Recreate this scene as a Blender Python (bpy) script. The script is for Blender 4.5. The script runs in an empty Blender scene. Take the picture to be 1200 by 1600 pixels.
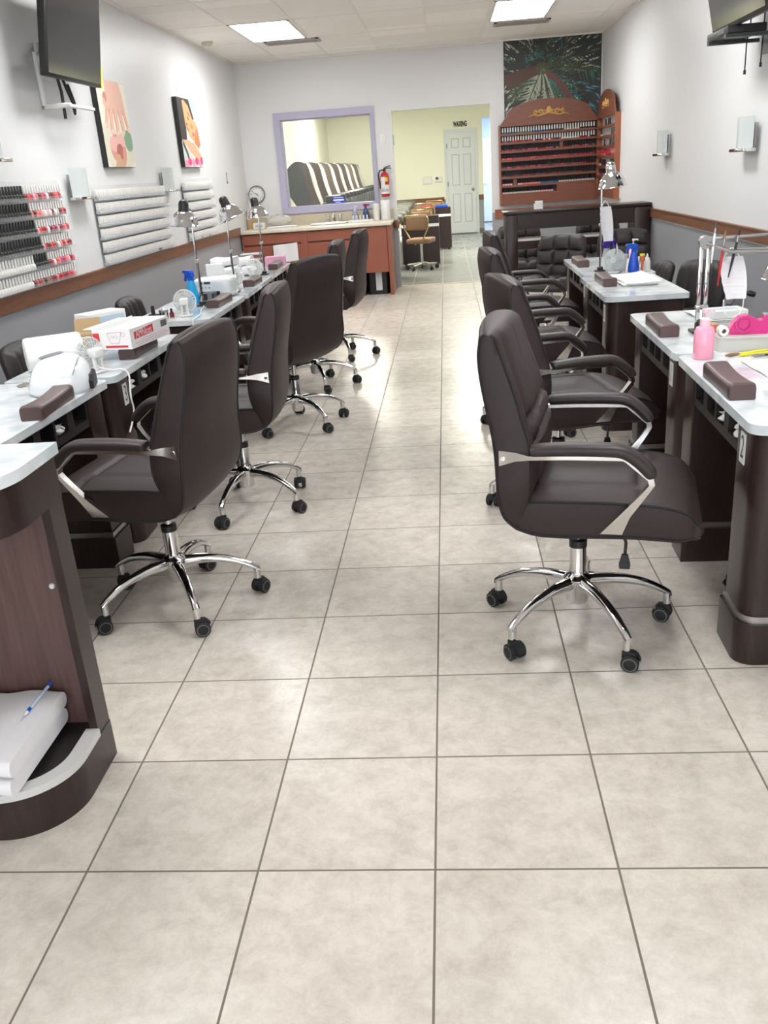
import bpy, bmesh, math, random
from mathutils import Vector, Matrix
random.seed(7)
sc = bpy.context.scene
COL = sc.collection
PI = math.pi

# ------------------------------------------------------------------ materials
def lin(c):
    def f(v):
        v /= 255.0
        return v / 12.92 if v <= 0.04045 else ((v + 0.055) / 1.055) ** 2.4
    return (f(c[0]), f(c[1]), f(c[2]), 1.0)

def mat(name, rgb, rough=0.5, metal=0.0, noise=0.0, nscale=20.0, bump=0.0, bscale=200.0, stretch=(1, 1, 1),
        emit=0.0, alpha=1.0, trans=0.0, coat=0.0, spec=0.5, rgb2=None):
    m = bpy.data.materials.new(name); m.use_nodes = True
    nt = m.node_tree; N = nt.nodes; L = nt.links
    b = N['Principled BSDF']
    b.inputs['Base Color'].default_value = lin(rgb)
    b.inputs['Roughness'].default_value = rough
    b.inputs['Metallic'].default_value = metal
    b.inputs['Specular IOR Level'].default_value = spec
    if coat: b.inputs['Coat Weight'].default_value = coat; b.inputs['Coat Roughness'].default_value = 0.1
    if trans: b.inputs['Transmission Weight'].default_value = trans
    if alpha < 1: b.inputs['Alpha'].default_value = alpha
    if emit:
        b.inputs['Emission Color'].default_value = lin(rgb); b.inputs['Emission Strength'].default_value = emit
    if noise or bump:
        tc = N.new('ShaderNodeTexCoord'); mp = N.new('ShaderNodeMapping'); mp.inputs['Scale'].default_value = stretch
        L.new(tc.outputs['Object'], mp.inputs['Vector'])
    if noise:
        nz = N.new('ShaderNodeTexNoise'); nz.inputs['Scale'].default_value = nscale; nz.inputs['Detail'].default_value = 6
        L.new(mp.outputs['Vector'], nz.inputs['Vector'])
        cr = N.new('ShaderNodeValToRGB'); c = lin(rgb)
        c2 = lin(rgb2) if rgb2 else tuple(min(1, v * (1 + noise)) for v in c[:3]) + (1,)
        c1 = c if rgb2 else tuple(v * (1 - noise) for v in c[:3]) + (1,)
        cr.color_ramp.elements[0].position = 0.33; cr.color_ramp.elements[1].position = 0.67
        cr.color_ramp.elements[0].color = c1; cr.color_ramp.elements[1].color = c2
        L.new(nz.outputs['Fac'], cr.inputs['Fac']); L.new(cr.outputs['Color'], b.inputs['Base Color'])
    if bump:
        nz = N.new('ShaderNodeTexNoise'); nz.inputs['Scale'].default_value = bscale; nz.inputs['Detail'].default_value = 4
        L.new(mp.outputs['Vector'], nz.inputs['Vector'])
        bp = N.new('ShaderNodeBump'); bp.inputs['Strength'].default_value = bump; bp.inputs['Distance'].default_value = 0.002
        L.new(nz.outputs['Fac'], bp.inputs['Height']); L.new(bp.outputs['Normal'], b.inputs['Normal'])
    return m

def glass(name, rgb, see=0.85, rough=0.05):
    m = bpy.data.materials.new(name); m.use_nodes = True
    nt = m.node_tree; N = nt.nodes; L = nt.links
    for n in list(N): N.remove(n)
    out = N.new('ShaderNodeOutputMaterial'); mx = N.new('ShaderNodeMixShader')
    tr = N.new('ShaderNodeBsdfTransparent'); pr = N.new('ShaderNodeBsdfPrincipled')
    pr.inputs['Base Color'].default_value = lin(rgb); pr.inputs['Roughness'].default_value = rough
    mx.inputs['Fac'].default_value = 1 - see
    L.new(tr.outputs[0], mx.inputs[1]); L.new(pr.outputs[0], mx.inputs[2]); L.new(mx.outputs[0], out.inputs['Surface'])
    return m

M = {}
M['leather'] = mat('brown_leather', (47, 36, 36), 0.5, bump=0.25, bscale=420, noise=0.06, nscale=9, spec=0.32)
M['leather_pad'] = mat('brown_pad_leather', (44, 35, 35), 0.45, bump=0.2, bscale=420, spec=0.4)
M['piping'] = mat('dark_piping', (20, 15, 15), 0.7)
M['tuft'] = mat('tufted_leather', (44, 39, 39), 0.5, bump=0.2, bscale=300, spec=0.4)
M['cush'] = mat('armrest_vinyl', (86, 66, 64), 0.38, bump=0.15, bscale=380)
M['chrome'] = mat('chrome', (214, 214, 214), 0.07, 1.0)
M['chrome2'] = mat('polished_arm_metal', (216, 214, 212), 0.2, 1.0)
M['steel'] = mat('brushed_steel', (170, 168, 166), 0.32, 1.0)
M['black'] = mat('black_plastic', (20, 20, 21), 0.4)
M['blackr'] = mat('black_rubber', (26, 26, 27), 0.7)
M['greyring'] = mat('grey_ring', (96, 96, 98), 0.5)
M['wood'] = mat('espresso_wood', (44, 30, 28), 0.3, noise=0.22, nscale=14, stretch=(7, 7, 0.6), spec=0.45)
M['woodl'] = mat('espresso_wood_panel', (88, 66, 62), 0.33, noise=0.2, nscale=10, stretch=(8, 8, 0.5))
M['woodin'] = mat('dark_inner_board', (30, 24, 24), 0.5)
M['marble'] = mat('white_marble', (186, 194, 197), 0.06, noise=1, nscale=8, rgb2=(226, 230, 232), spec=0.5)
M['marblee'] = mat('pale_edge_band', (200, 200, 198), 0.25)
M['white'] = mat('white_plastic', (228, 228, 226), 0.3)
M['whitem'] = mat('white_paper', (232, 232, 230), 0.8)
M['cloth'] = mat('white_cloth', (226, 224, 226), 0.85, bump=0.5, bscale=60)
M['whitegl'] = mat('white_gloss', (226, 230, 232), 0.08, coat=0.6)
M['groove'] = mat('door_groove', (176, 180, 186), 0.4)
M['grey'] = mat('grey_plastic', (120, 122, 126), 0.4)
M['dgrey'] = mat('dark_grey', (62, 64, 66), 0.45)
M['cab'] = mat('orange_brown_laminate', (143, 82, 62), 0.42, noise=0.05, nscale=5)
M['cabd'] = mat('orange_brown_edge', (112, 62, 47), 0.45)
M['ctop'] = mat('cream_countertop', (214, 205, 186), 0.25, noise=0.05, nscale=60)
M['ctops'] = mat('beige_backsplash', (196, 186, 162), 0.35, noise=0.06, nscale=30)
M['rail'] = mat('stained_rail_wood', (120, 77, 52), 0.42, noise=0.16, nscale=9, stretch=(9, 0.7, 9))
M['disp'] = mat('cherry_display_wood', (122, 72, 52), 0.4, noise=0.12, nscale=9, stretch=(0.8, 3, 6))
M['dispe'] = mat('cherry_display_edge', (150, 86, 58), 0.35, noise=0.1, nscale=9, stretch=(6, 6, 0.8))
M['dispi'] = mat('dark_cherry_back', (54, 32, 28), 0.5)
M['orn'] = mat('carved_pale_wood', (206, 160, 98), 0.5)
M['lav'] = mat('lavender_paint', (176, 172, 194), 0.4)
M['tvs'] = mat('screen_black', (28, 28, 30), 0.12, spec=0.6)
M['blue'] = mat('blue_plastic', (24, 84, 200), 0.25)
M['bluel'] = mat('blue_liquid_bottle', (30, 165, 225), 0.15)
M['purple'] = mat('purple_plastic', (62, 30, 150), 0.3)
M['magenta'] = mat('magenta_plastic', (206, 34, 124), 0.22)
M['pink'] = mat('pink_lotion', (240, 160, 184), 0.2)
M['pinkp'] = mat('pale_pink_pump', (240, 200, 212), 0.3)
M['pinkbox'] = mat('pink_box', (216, 158, 184), 0.6)
M['red'] = mat('red_paint', (186, 34, 38), 0.3)
M['redp'] = mat('red_print', (214, 56, 66), 0.6)
M['yellow'] = mat('yellow_print', (222, 214, 60), 0.5)
M['gold'] = mat('gold_metal', (222, 196, 150), 0.2, 1.0)
M['tan'] = mat('tan_vinyl', (140, 106, 80), 0.45)
M['orange'] = mat('orange_block', (210, 110, 70), 0.6)
M['brownbox'] = mat('brown_cardboard', (176, 150, 112), 0.8)
M['bluebox'] = mat('pale_blue_card', (186, 206, 222), 0.55)
M['acry'] = glass('clear_acrylic', (236, 239, 240), 0.88, 0.08)
M['bin'] = glass('frosted_plastic', (226, 226, 220), 0.35, 0.3)
M['clear'] = glass('clear_bag', (220, 222, 220), 0.6, 0.15)
M['pane'] = glass('window_glass', (200, 205, 205), 0.94, 0.02)
M['frost'] = mat('frosted_glass', (196, 203, 202), 0.25)
M['pedg'] = mat('dark_grey_upholstery', (62, 64, 63), 0.55, noise=0.08, nscale=8)
M['pedw'] = mat('cream_upholstery', (222, 220, 214), 0.45)
M['pedb'] = mat('brown_trim', (84, 72, 64), 0.4)
M['peds'] = mat('silver_grey_vinyl', (104, 104, 99), 0.4)
M['basin'] = mat('basin_grey', (178, 180, 176), 0.3)
M['door'] = mat('white_door_paint', (214, 218, 224), 0.35)
M['light'] = mat('light_diffuser', (250, 251, 252), 0.4, emit=22.0)
M['lightb'] = mat('light_diffuser_back', (255, 253, 236), 0.4, emit=62.0)
M['lighth'] = mat('light_diffuser_hall', (226, 240, 255), 0.4, emit=60.0)
M['tee'] = mat('ceiling_tee', (238, 234, 228), 0.5)
M['vent'] = mat('vent_metal', (168, 164, 158), 0.45)
POL = [(146, 26, 44), (176, 44, 62), (120, 30, 44), (226, 96, 120), (70, 30, 40), (214, 70, 60), (180, 60, 110),
       (226, 170, 180), (56, 46, 60), (40, 90, 140), (70, 140, 120), (200, 190, 180), (150, 110, 90), (232, 120, 110)]
for i, c in enumerate(POL): M['pol%d' % i] = mat('polish_colour', c, 0.12)
M['capw'] = mat('white_cap', (226, 224, 220), 0.35)
M['capb'] = mat('black_cap', (22, 22, 24), 0.3)
M['lab'] = mat('grey_label', (176, 178, 182), 0.6, noise=0.3, nscale=160)

# ------------------------------------------------------------------ mesh builder
class MB:
    def __init__(s): s.v = []; s.f = []; s.mi = []; s.T = Matrix.Identity(4); s.m = 0
    def add(s, vs, fs, m=None):
        o = len(s.v); s.v += [tuple(s.T @ Vector(p)) for p in vs]
        s.f += [tuple(i + o for i in f) for f in fs]; s.mi += [s.m if m is None else m] * len(fs)
    def box(s, x0, x1, y0, y1, z0, z1, m=None):
        v = [(x, y, z) for z in (z0, z1) for y in (y0, y1) for x in (x0, x1)]
        s.add(v, [(0, 2, 3, 1), (4, 5, 7, 6), (0, 1, 5, 4), (2, 6, 7, 3), (0, 4, 6, 2), (1, 3, 7, 5)], m)
    def rbox(s, x0, x1, y0, y1, z0, z1, r=0.01, seg=3, m=None, fn=None):
        b = bmesh.new(); bmesh.ops.create_cube(b, size=1)
        for q in b.verts: q.co = Vector(((x0 + x1) / 2 + q.co.x * (x1 - x0), (y0 + y1) / 2 + q.co.y * (y1 - y0), (z0 + z1) / 2 + q.co.z * (z1 - z0)))
        bmesh.ops.bevel(b, geom=b.edges[:], offset=r, segments=seg, profile=0.5, affect='EDGES')
        b.verts.index_update(); vs = [fn(q.co.copy()) if fn else q.co.copy() for q in b.verts]
        s.add(vs, [[q.index for q in f.verts] for f in b.faces], m); b.free()
    def prism(s, poly, axis, a, b, m=None):
        n = len(poly)
        def P(p, t): return {'x': (t, p[0], p[1]), 'y': (p[0], t, p[1]), 'z': (p[0], p[1], t)}[axis]
        vs = [P(p, a) for p in poly] + [P(p, b) for p in poly]
        fs = [tuple(range(n))[::-1], tuple(range(n, 2 * n))] + [(i, (i + 1) % n, n + (i + 1) % n, n + i) for i in range(n)]
        s.add(vs, fs, m)
    def lathe(s, prof, n=24, at=(0, 0, 0), rot=None, m=None, cap=True):
        R = rot or Matrix.Identity(4); A = Vector(at)
        vs = []; k = len(prof)
        for i in range(n):
            a = 2 * PI * i / n
            for r, z in prof: vs.append(A + R.to_3x3() @ Vector((r * math.cos(a), r * math.sin(a), z)))
        fs = [(i * k + j, ((i + 1) % n) * k + j, ((i + 1) % n) * k + j + 1, i * k + j + 1) for i in range(n) for j in range(k - 1)]
        if cap:
            if prof[0][0] > 1e-5: fs.append(tuple(i * k for i in range(n))[::-1])
            if prof[-1][0] > 1e-5: fs.append(tuple(i * k + k - 1 for i in range(n)))
        s.add(vs, fs, m)
    def cyl(s, p0, p1, r, r1=None, n=16, m=None):
        p0 = Vector(p0); p1 = Vector(p1); d = p1 - p0
        q = d.to_track_quat('Z', 'Y').to_matrix().to_4x4()
        s.lathe([(r, 0), (r if r1 is None else r1, d.length)], n, p0, q, m)
    def tube(s, pts, r, n=8, m=None, closed=False, flat=1.0):
        pts = [Vector(p) for p in pts]; k = len(pts); rr = r if isinstance(r, (list, tuple)) else [r] * k
        vs = []; up = None
        for i, p in enumerate(pts):
            a = pts[(i - 1) % k] if (closed or i > 0) else p; b = pts[(i + 1) % k] if (closed or i < k - 1) else p
            t = (b - a).normalized()
            if up is None:
                up = Vector((0, 0, 1)) if abs(t.z) < 0.9 else Vector((1, 0, 0))
            x = t.cross(up)
            if x.length < 1e-4: x = t.orthogonal()
            x.normalize(); up = x.cross(t).normalized()
            for j in range(n):
                w = 2 * PI * j / n; vs.append(p + x * (math.cos(w) * rr[i]) + up * (math.sin(w) * rr[i] * flat))
        fs = []
        for i in range(k if closed else k - 1):
            i2 = (i + 1) % k
            for j in range(n): fs.append((i * n + j, i * n + (j + 1) % n, i2 * n + (j + 1) % n, i2 * n + j))
        if not closed: fs += [tuple(range(n))[::-1], tuple((k - 1) * n + j for j in range(n))]
        s.add(vs, fs, m)
    def sphere(s, c, r, sx=1, sy=1, sz=1, n=16, m=None, zmin=-1.0):
        prof = []; k = n // 2; lo = math.asin(max(-1, zmin))
        for j in range(k + 1):
            a = lo + (PI / 2 - lo) * j / k; prof.append((max(r * math.cos(a), 0.0), r * math.sin(a)))
        S = Matrix.Diagonal((sx, sy, sz, 1)); s.lathe(prof, n, c, S, m)
    def grid(s, fn, nu, nv, m=None, closed_v=False):
        vs = [fn(i / (nu - 1), j / (nv if closed_v else nv - 1)) for i in range(nu) for j in range(nv)]
        fs = [(i * nv + j, (i + 1) * nv + j, (i + 1) * nv + (j + 1) % nv, i * nv + (j + 1) % nv)
              for i in range(nu - 1) for j in range(nv if closed_v else nv - 1)]
        s.add(vs, fs, m)
    def mesh(s, name, mats, smooth=40):
        me = bpy.data.meshes.new(name); me.from_pydata([tuple(p) for p in s.v], [], s.f)
        for q in (mats if isinstance(mats, (list, tuple)) else [mats]): me.materials.append(M[q] if isinstance(q, str) else q)
        if any(s.mi): me.polygons.foreach_set('material_index', s.mi)
        b = bmesh.new(); b.from_mesh(me); bmesh.ops.recalc_face_normals(b, faces=b.faces); b.to_mesh(me); b.free()
        if smooth:
            me.shade_smooth(); me.set_sharp_from_angle(angle=math.radians(smooth))
        me.update(); return me
    def build(s, name, mats, parent=None, smooth=40, loc=None):
        o = bpy.data.objects.new(name, s.mesh(name, mats, smooth)); COL.objects.link(o)
        if parent: o.parent = parent
        if loc: o.location = loc
        return o

def tag(o, label=None, cat=None, group=None, kind=None):
    if label: o['label'] = label
    if cat: o['category'] = cat
    if group: o['group'] = group
    if kind: o['kind'] = kind
    return o
def thing(name, label, cat, loc=(0, 0, 0), rz=0, group=None):
    o = bpy.data.objects.new(name, None); COL.objects.link(o); o.empty_display_size = 0.05
    o.location = loc; o.rotation_euler = (0, 0, rz); return tag(o, label, cat, group)
def copy_tree(o, parent=None):
    c = o.copy(); COL.objects.link(c)
    if parent: c.parent = parent
    for ch in o.children: copy_tree(ch, c)
    return c
def dup(o, label, loc, rz=0, group=None):
    c = copy_tree(o); c.location = loc; c.rotation_euler = (0, 0, rz); c['label'] = label
    if group: c['group'] = group
    return c
def struct(mb, name, mats, smooth=0, parent=None):
    o = mb.build(name, mats, parent, smooth)
    if not parent: o['kind'] = 'structure'
    return o
def text_mb(s, size, place, mb, m=1, align='CENTER', bold=0.0):
    """lettering as filled flat shapes; place maps (u, v) to a 3-D point"""
    cu = bpy.data.curves.new('lettering', 'FONT'); cu.body = s; cu.size = size; cu.align_x = align; cu.align_y = 'CENTER'; cu.offset = bold
    ob = bpy.data.objects.new('lettering', cu); COL.objects.link(ob)
    dg = bpy.context.evaluated_depsgraph_get(); me = bpy.data.meshes.new_from_object(ob.evaluated_get(dg))
    mb.add([place(v.co.x, v.co.y) for v in me.vertices], [tuple(p.vertices) for p in me.polygons], m)
    bpy.data.objects.remove(ob); bpy.data.curves.remove(cu); bpy.data.meshes.remove(me)
def spline(P, n):
    """Catmull-Rom through tuples"""
    out = []; k = len(P)
    for i in range(n):
        t = i / (n - 1) * (k - 1); j = min(int(t), k - 2); u = t - j
        p0, p1, p2, p3 = P[max(j - 1, 0)], P[j], P[j + 1], P[min(j + 2, k - 1)]
        out.append(tuple(0.5 * (2 * b + (c - a) * u + (2 * a - 5 * b + 4 * c - d) * u * u + (3 * b - a - 3 * c + d) * u ** 3)
                         for a, b, c, d in zip(p0, p1, p2, p3)))
    return out
def rrect(x0, x1, y0, y1, r, n=6):
    """rounded rectangle outline, r = radii at (x0y0, x1y0, x1y1, x0y1)"""
    r = r if isinstance(r, (list, tuple)) else [r] * 4
    out = []
    for (cx, cy, a0, q) in ((x0 + r[0], y0 + r[0], PI, r[0]), (x1 - r[1], y0 + r[1], 1.5 * PI, r[1]), (x1 - r[2], y1 - r[2], 0, r[2]), (x0 + r[3], y1 - r[3], 0.5 * PI, r[3])):
        if q < 1e-6: out.append((cx, cy)); continue
        for i in range(n + 1):
            a = a0 + PI / 2 * i / n; out.append((cx + q * math.cos(a), cy + q * math.sin(a)))
    return out

# ------------------------------------------------------------------ camera
CAMP = (0.08413551, -1.54485687, 1.4712969)
yaw, pit, rol, FPX = -0.0907630788, 0.3700404741, -0.0735068761, 1368.20985
fw = Vector((math.sin(yaw) * math.cos(pit), math.cos(yaw) * math.cos(pit), -math.sin(pit)))
ri = Vector((math.cos(yaw), -math.sin(yaw), 0)); up = ri.cross(fw)
r2 = ri * math.cos(rol) + up * math.sin(rol); u2 = up * math.cos(rol) - ri * math.sin(rol)
cd = bpy.data.cameras.new('camera'); cam = bpy.data.objects.new('camera', cd); COL.objects.link(cam)
cam.matrix_world = Matrix(((r2.x, u2.x, -fw.x, CAMP[0]), (r2.y, u2.y, -fw.y, CAMP[1]), (r2.z, u2.z, -fw.z, CAMP[2]), (0, 0, 0, 1)))
cd.sensor_fit = 'VERTICAL'; cd.sensor_height = 32.0; cd.lens = 32.0 * FPX / 1600.0; cd.clip_start = 0.05
sc.camera = cam
# ------------------------------------------------------------------ the room
LX, RX, BY, FY, CZ = -2.52, 2.07, 10.63, -3.2, 2.872   # left wall, right wall, back wall, front wall, ceiling
WT = 0.12

def wall_mat(name, up_rgb, lo_rgb, zc):
    m = mat(name, up_rgb, 0.42, spec=0.4); nt = m.node_tree; N = nt.nodes; L = nt.links; b = N['Principled BSDF']
    tc = N.new('ShaderNodeTexCoord'); sp = N.new('ShaderNodeSeparateXYZ'); gt = N.new('ShaderNodeMath'); gt.operation = 'GREATER_THAN'
    gt.inputs[1].default_value = zc; mx = N.new('ShaderNodeMix'); mx.data_type = 'RGBA'
    mx.inputs['A'].default_value = lin(lo_rgb); mx.inputs['B'].default_value = lin(up_rgb)
    L.new(tc.outputs['Object'], sp.inputs[0]); L.new(sp.outputs['Z'], gt.inputs[0]); L.new(gt.outputs[0], mx.inputs['Factor'])
    L.new(mx.outputs['Result'], b.inputs['Base Color'])
    nz = N.new('ShaderNodeTexNoise'); nz.inputs['Scale'].default_value = 1.6
    bp = N.new('ShaderNodeBump'); bp.inputs['Strength'].default_value = 0.25; bp.inputs['Distance'].default_value = 0.01
    L.new(tc.outputs['Object'], nz.inputs['Vector']); L.new(nz.outputs['Fac'], bp.inputs['Height']); L.new(bp.outputs['Normal'], b.inputs['Normal'])
    return m
def tile_mat(name, c1, c2, grout, size, mort, rough, ox=0.0, oy=0.0, patch=(0.35, 0.65)):
    m = mat(name, c1, rough, spec=0.5); nt = m.node_tree; N = nt.nodes; L = nt.links; b = N['Principled BSDF']
    tc = N.new('ShaderNodeTexCoord'); mp = N.new('ShaderNodeMapping'); mp.inputs['Location'].default_value = (ox, oy, 0)
    L.new(tc.outputs['Object'], mp.inputs['Vector'])
    br = N.new('ShaderNodeTexBrick'); br.offset = 0; br.squash = 1
    for k, v in (('Scale', 1.0), ('Mortar Size', mort), ('Mortar Smooth', 0.1), ('Bias', 0.0), ('Brick Width', size), ('Row Height', size)): br.inputs[k].default_value = v
    br.inputs['Color1'].default_value = (0, 0, 0, 1); br.inputs['Color2'].default_value = (1, 1, 1, 1); br.inputs['Mortar'].default_value = (0.5, 0.5, 0.5, 1)
    L.new(mp.outputs['Vector'], br.inputs['Vector'])
    n1 = N.new('ShaderNodeTexNoise'); n1.inputs['Scale'].default_value = 13; n1.inputs['Detail'].default_value = 15; n1.inputs['Roughness'].default_value = 0.78
    n1.inputs['Distortion'].default_value = 0.25
    of = N.new('ShaderNodeVectorMath'); of.operation = 'MULTIPLY_ADD'; of.inputs[1].default_value = (37, 37, 37)
    L.new(br.outputs['Color'], of.inputs[0]); L.new(tc.outputs['Object'], of.inputs[2]); L.new(of.outputs[0], n1.inputs['Vector'])
    cr = N.new('ShaderNodeValToRGB'); e = cr.color_ramp.elements
    e[0].position, e[1].position = patch; e[0].color = lin(c1); e[1].color = lin(c2)
    L.new(n1.outputs['Fac'], cr.inputs['Fac'])
    va = N.new('ShaderNodeHueSaturation'); mr = N.new('ShaderNodeMapRange'); mr.inputs['To Min'].default_value = 0.95; mr.inputs['To Max'].default_value = 1.04
    L.new(br.outputs['Color'], mr.inputs['Value']); L.new(mr.outputs[0], va.inputs['Value']); L.new(cr.outputs['Color'], va.inputs['Color'])
    mx = N.new('ShaderNodeMix'); mx.data_type = 'RGBA'; mx.inputs['B'].default_value = lin(grout)
    L.new(br.outputs['Fac'], mx.inputs['Factor']); L.new(va.outputs['Color'], mx.inputs['A']); L.new(mx.outputs['Result'], b.inputs['Base Color'])
    rr = N.new('ShaderNodeMapRange'); rr.inputs['To Min'].default_value = rough; rr.inputs['To Max'].default_value = 0.85
    L.new(br.outputs['Fac'], rr.inputs['Value']); L.new(rr.outputs[0], b.inputs['Roughness'])
    bp = N.new('ShaderNodeBump'); bp.inputs['Strength'].default_value = 0.4; bp.inputs['Distance'].default_value = 0.002; bp.invert = True
    L.new(br.outputs['Fac'], bp.inputs['Height']); L.new(bp.outputs['Normal'], b.inputs['Normal'])
    return m
M['wall'] = wall_mat('salon_wall_paint', (220, 220, 220), (154, 155, 159), 0.87)
M['wallb'] = wall_mat('back_room_wall_paint', (238, 238, 220), (150, 153, 158), 0.78)
M['wallw'] = mat('white_wall_paint', (206, 216, 224), 0.5)
M['ceil'] = tile_mat('ceiling_tile', (243, 239, 233), (248, 244, 239), (236, 231, 225), 0.63, 0.004, 0.85, ox=0.05, oy=0.02)
M['floor'] = tile_mat('beige_floor_tile', (180, 171, 159), (207, 199, 188), (112, 102, 92), 0.406, 0.0028, 0.27, patch=(0.34, 0.60))
M['floorb'] = tile_mat('grey_floor_tile', (126, 128, 126), (150, 152, 150), (160, 160, 156), 0.406, 0.003, 0.25)

b = MB(); b.box(LX - WT, RX + WT, FY - WT, BY, -0.1, 0); struct(b, 'floor', 'floor')
b = MB(); b.box(LX - WT, RX + WT, BY + 0.06, 24.2, -0.1, 0); o = struct(b, 'floor_back', 'floorb')
b = MB(); b.box(-0.56, 0.69, BY, BY + 0.06, -0.1, 0.006); struct(b, 'trim_1', 'ctops')            # pale threshold strip
b = MB(); b.box(LX - WT, RX + WT, FY - WT, BY + WT, CZ, CZ + 0.1); struct(b, 'ceiling', 'ceil')
b = MB(); b.box(LX - WT, LX, FY, BY + 0.001, 0, CZ); struct(b, 'wall_left', 'wall')
b = MB(); b.box(RX, RX + WT, FY, BY + 0.001, 0, CZ); struct(b, 'wall_right', 'wall')
# back wall with the doorway and the interior window opening
WX0, WX1, WZ0, WZ1 = -1.99, -0.83, 1.105, 2.168
DX0, DX1, DZ = -0.56, 0.69, 2.175
b = MB()
b.box(LX - WT, WX0, BY, BY + WT, 0, CZ); b.box(WX0, WX1, BY, BY + WT, 0, WZ0); b.box(WX0, WX1, BY, BY + WT, WZ1, CZ)
b.box(WX1, DX0, BY, BY + WT, 0, CZ); b.box(DX0, DX1, BY, BY + WT, DZ, CZ); b.box(DX1, RX + WT, BY, BY + WT, 0, CZ)
struct(b, 'wall_back', 'wall')
# storefront behind the camera: wall with a wide glazed opening
b = MB(); SX0, SX1, SZ0, SZ1 = -2.0, 1.7, 0.25, 2.45
b.box(LX - WT, SX0, FY - WT, FY, 0, CZ); b.box(SX1, RX + WT, FY - WT, FY, 0, CZ); b.box(SX0, SX1, FY - WT, FY, 0, SZ0); b.box(SX0, SX1, FY - WT, FY, SZ1, CZ)
struct(b, 'wall_front', 'wall')
b = MB()
for x in (SX0 + 0.03, -0.15, SX1 - 0.03): b.box(x - 0.03, x + 0.03, FY - 0.09, FY - 0.03, SZ0, SZ1)
for z in (SZ0 + 0.03, SZ1 - 0.03): b.box(SX0, SX1, FY - 0.09, FY - 0.03, z - 0.03, z + 0.03)
w2 = struct(b, 'window_2', 'steel')
b = MB(); b.box(SX0, SX1, FY - 0.065, FY - 0.06, SZ0, SZ1); b.build('pane', 'pane', w2, 0)
# interior window: lavender frame, glass, blue notice
b = MB(); fx0, fx1, fz0, fz1 = -2.075, -0.785, 1.03, 2.255
for (a, c, d, e) in ((fx0, WX0, fz0, fz1), (WX1, fx1, fz0, fz1), (WX0, WX1, fz0, WZ0), (WX0, WX1, WZ1, fz1)): b.box(a, c, BY - 0.03, BY + 0.0, d, e)
for (a, c, d, e) in ((WX0, WX0 + 0.012, WZ0, WZ1), (WX1 - 0.012, WX1, WZ0, WZ1), (WX0, WX1, WZ0, WZ0 + 0.012), (WX0, WX1, WZ1 - 0.012, WZ1)): b.box(a, c, BY, BY + WT, d, e)
w1 = struct(b, 'window_1', 'lav')
b = MB(); b.box(WX0 + 0.012, WX1 - 0.012, BY + 0.05, BY + 0.055, WZ0 + 0.012, WZ1 - 0.012); b.build('pane', 'pane', w1, 0)
b = MB(); b.box(-1.40, -1.25, BY + 0.046, BY + 0.049, 1.122, 1.205, 0)
b.box(-1.395, -1.255, BY + 0.0452, BY + 0.0458, 1.150, 1.172, 1); b.box(-1.39, -1.26, BY + 0.0452, BY + 0.0458, 1.19, 1.196, 1); b.box(-1.37, -1.30, BY + 0.0452, BY + 0.0458, 1.13, 1.138, 1)
o = b.build('notice_sticker', ['blue', 'white'], None, 0); tag(o, 'small blue notice sticker on the glass of the lavender framed window', 'sticker')
# chair rails
b = MB(); b.box(LX, LX + 0.022, FY, 9.86, 0.845, 0.935); b.box(LX, LX + 0.03, FY, 9.86, 0.925, 0.938); struct(b, 'trim_left', 'rail')
b = MB(); b.box(RX - 0.022, RX, FY, 7.62, 0.885, 0.965); b.box(RX - 0.03, RX, FY, 7.62, 0.957, 0.968); struct(b, 'trim_right', 'rail')
b = MB(); b.box(DX1 + 0.03, RX, BY - 0.03, BY, 0.80, 0.90); b.box(DX1 + 0.03, RX, BY - 0.04, BY, 0.89, 0.905); struct(b, 'trim_2', 'dispe')
# grey stub of rail on the doorway jamb
b = MB(); b.rbox(DX0 - 0.05, DX0 + 0.02, BY - 0.05, BY + 0.10, 0.76, 0.86, 0.02); struct(b, 'trim_3', 'rail', 40)
# ceiling tees
b = MB()
for k in range(-4, 5):
    x = -0.05 + 0.63 * k
    if LX < x < RX: b.box(x - 0.012, x + 0.012, FY, BY, CZ - 0.004, CZ + 0.001)
y = 7.80
while y > FY: y -= 1.22
y += 1.22
while y < BY: b.box(LX, RX, y - 0.010, y + 0.010, CZ - 0.003, CZ + 0.001); y += 1.22
struct(b, 'trim_4', 'tee')
b = MB(); b.box(LX, LX + 0.02, FY, BY, CZ - 0.02, CZ - 0.001); b.box(RX - 0.02, RX, FY, BY, CZ - 0.02, CZ - 0.001); b.box(LX, RX, BY - 0.02, BY, CZ - 0.02, CZ - 0.001)
struct(b, 'trim_5', 'tee')
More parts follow.
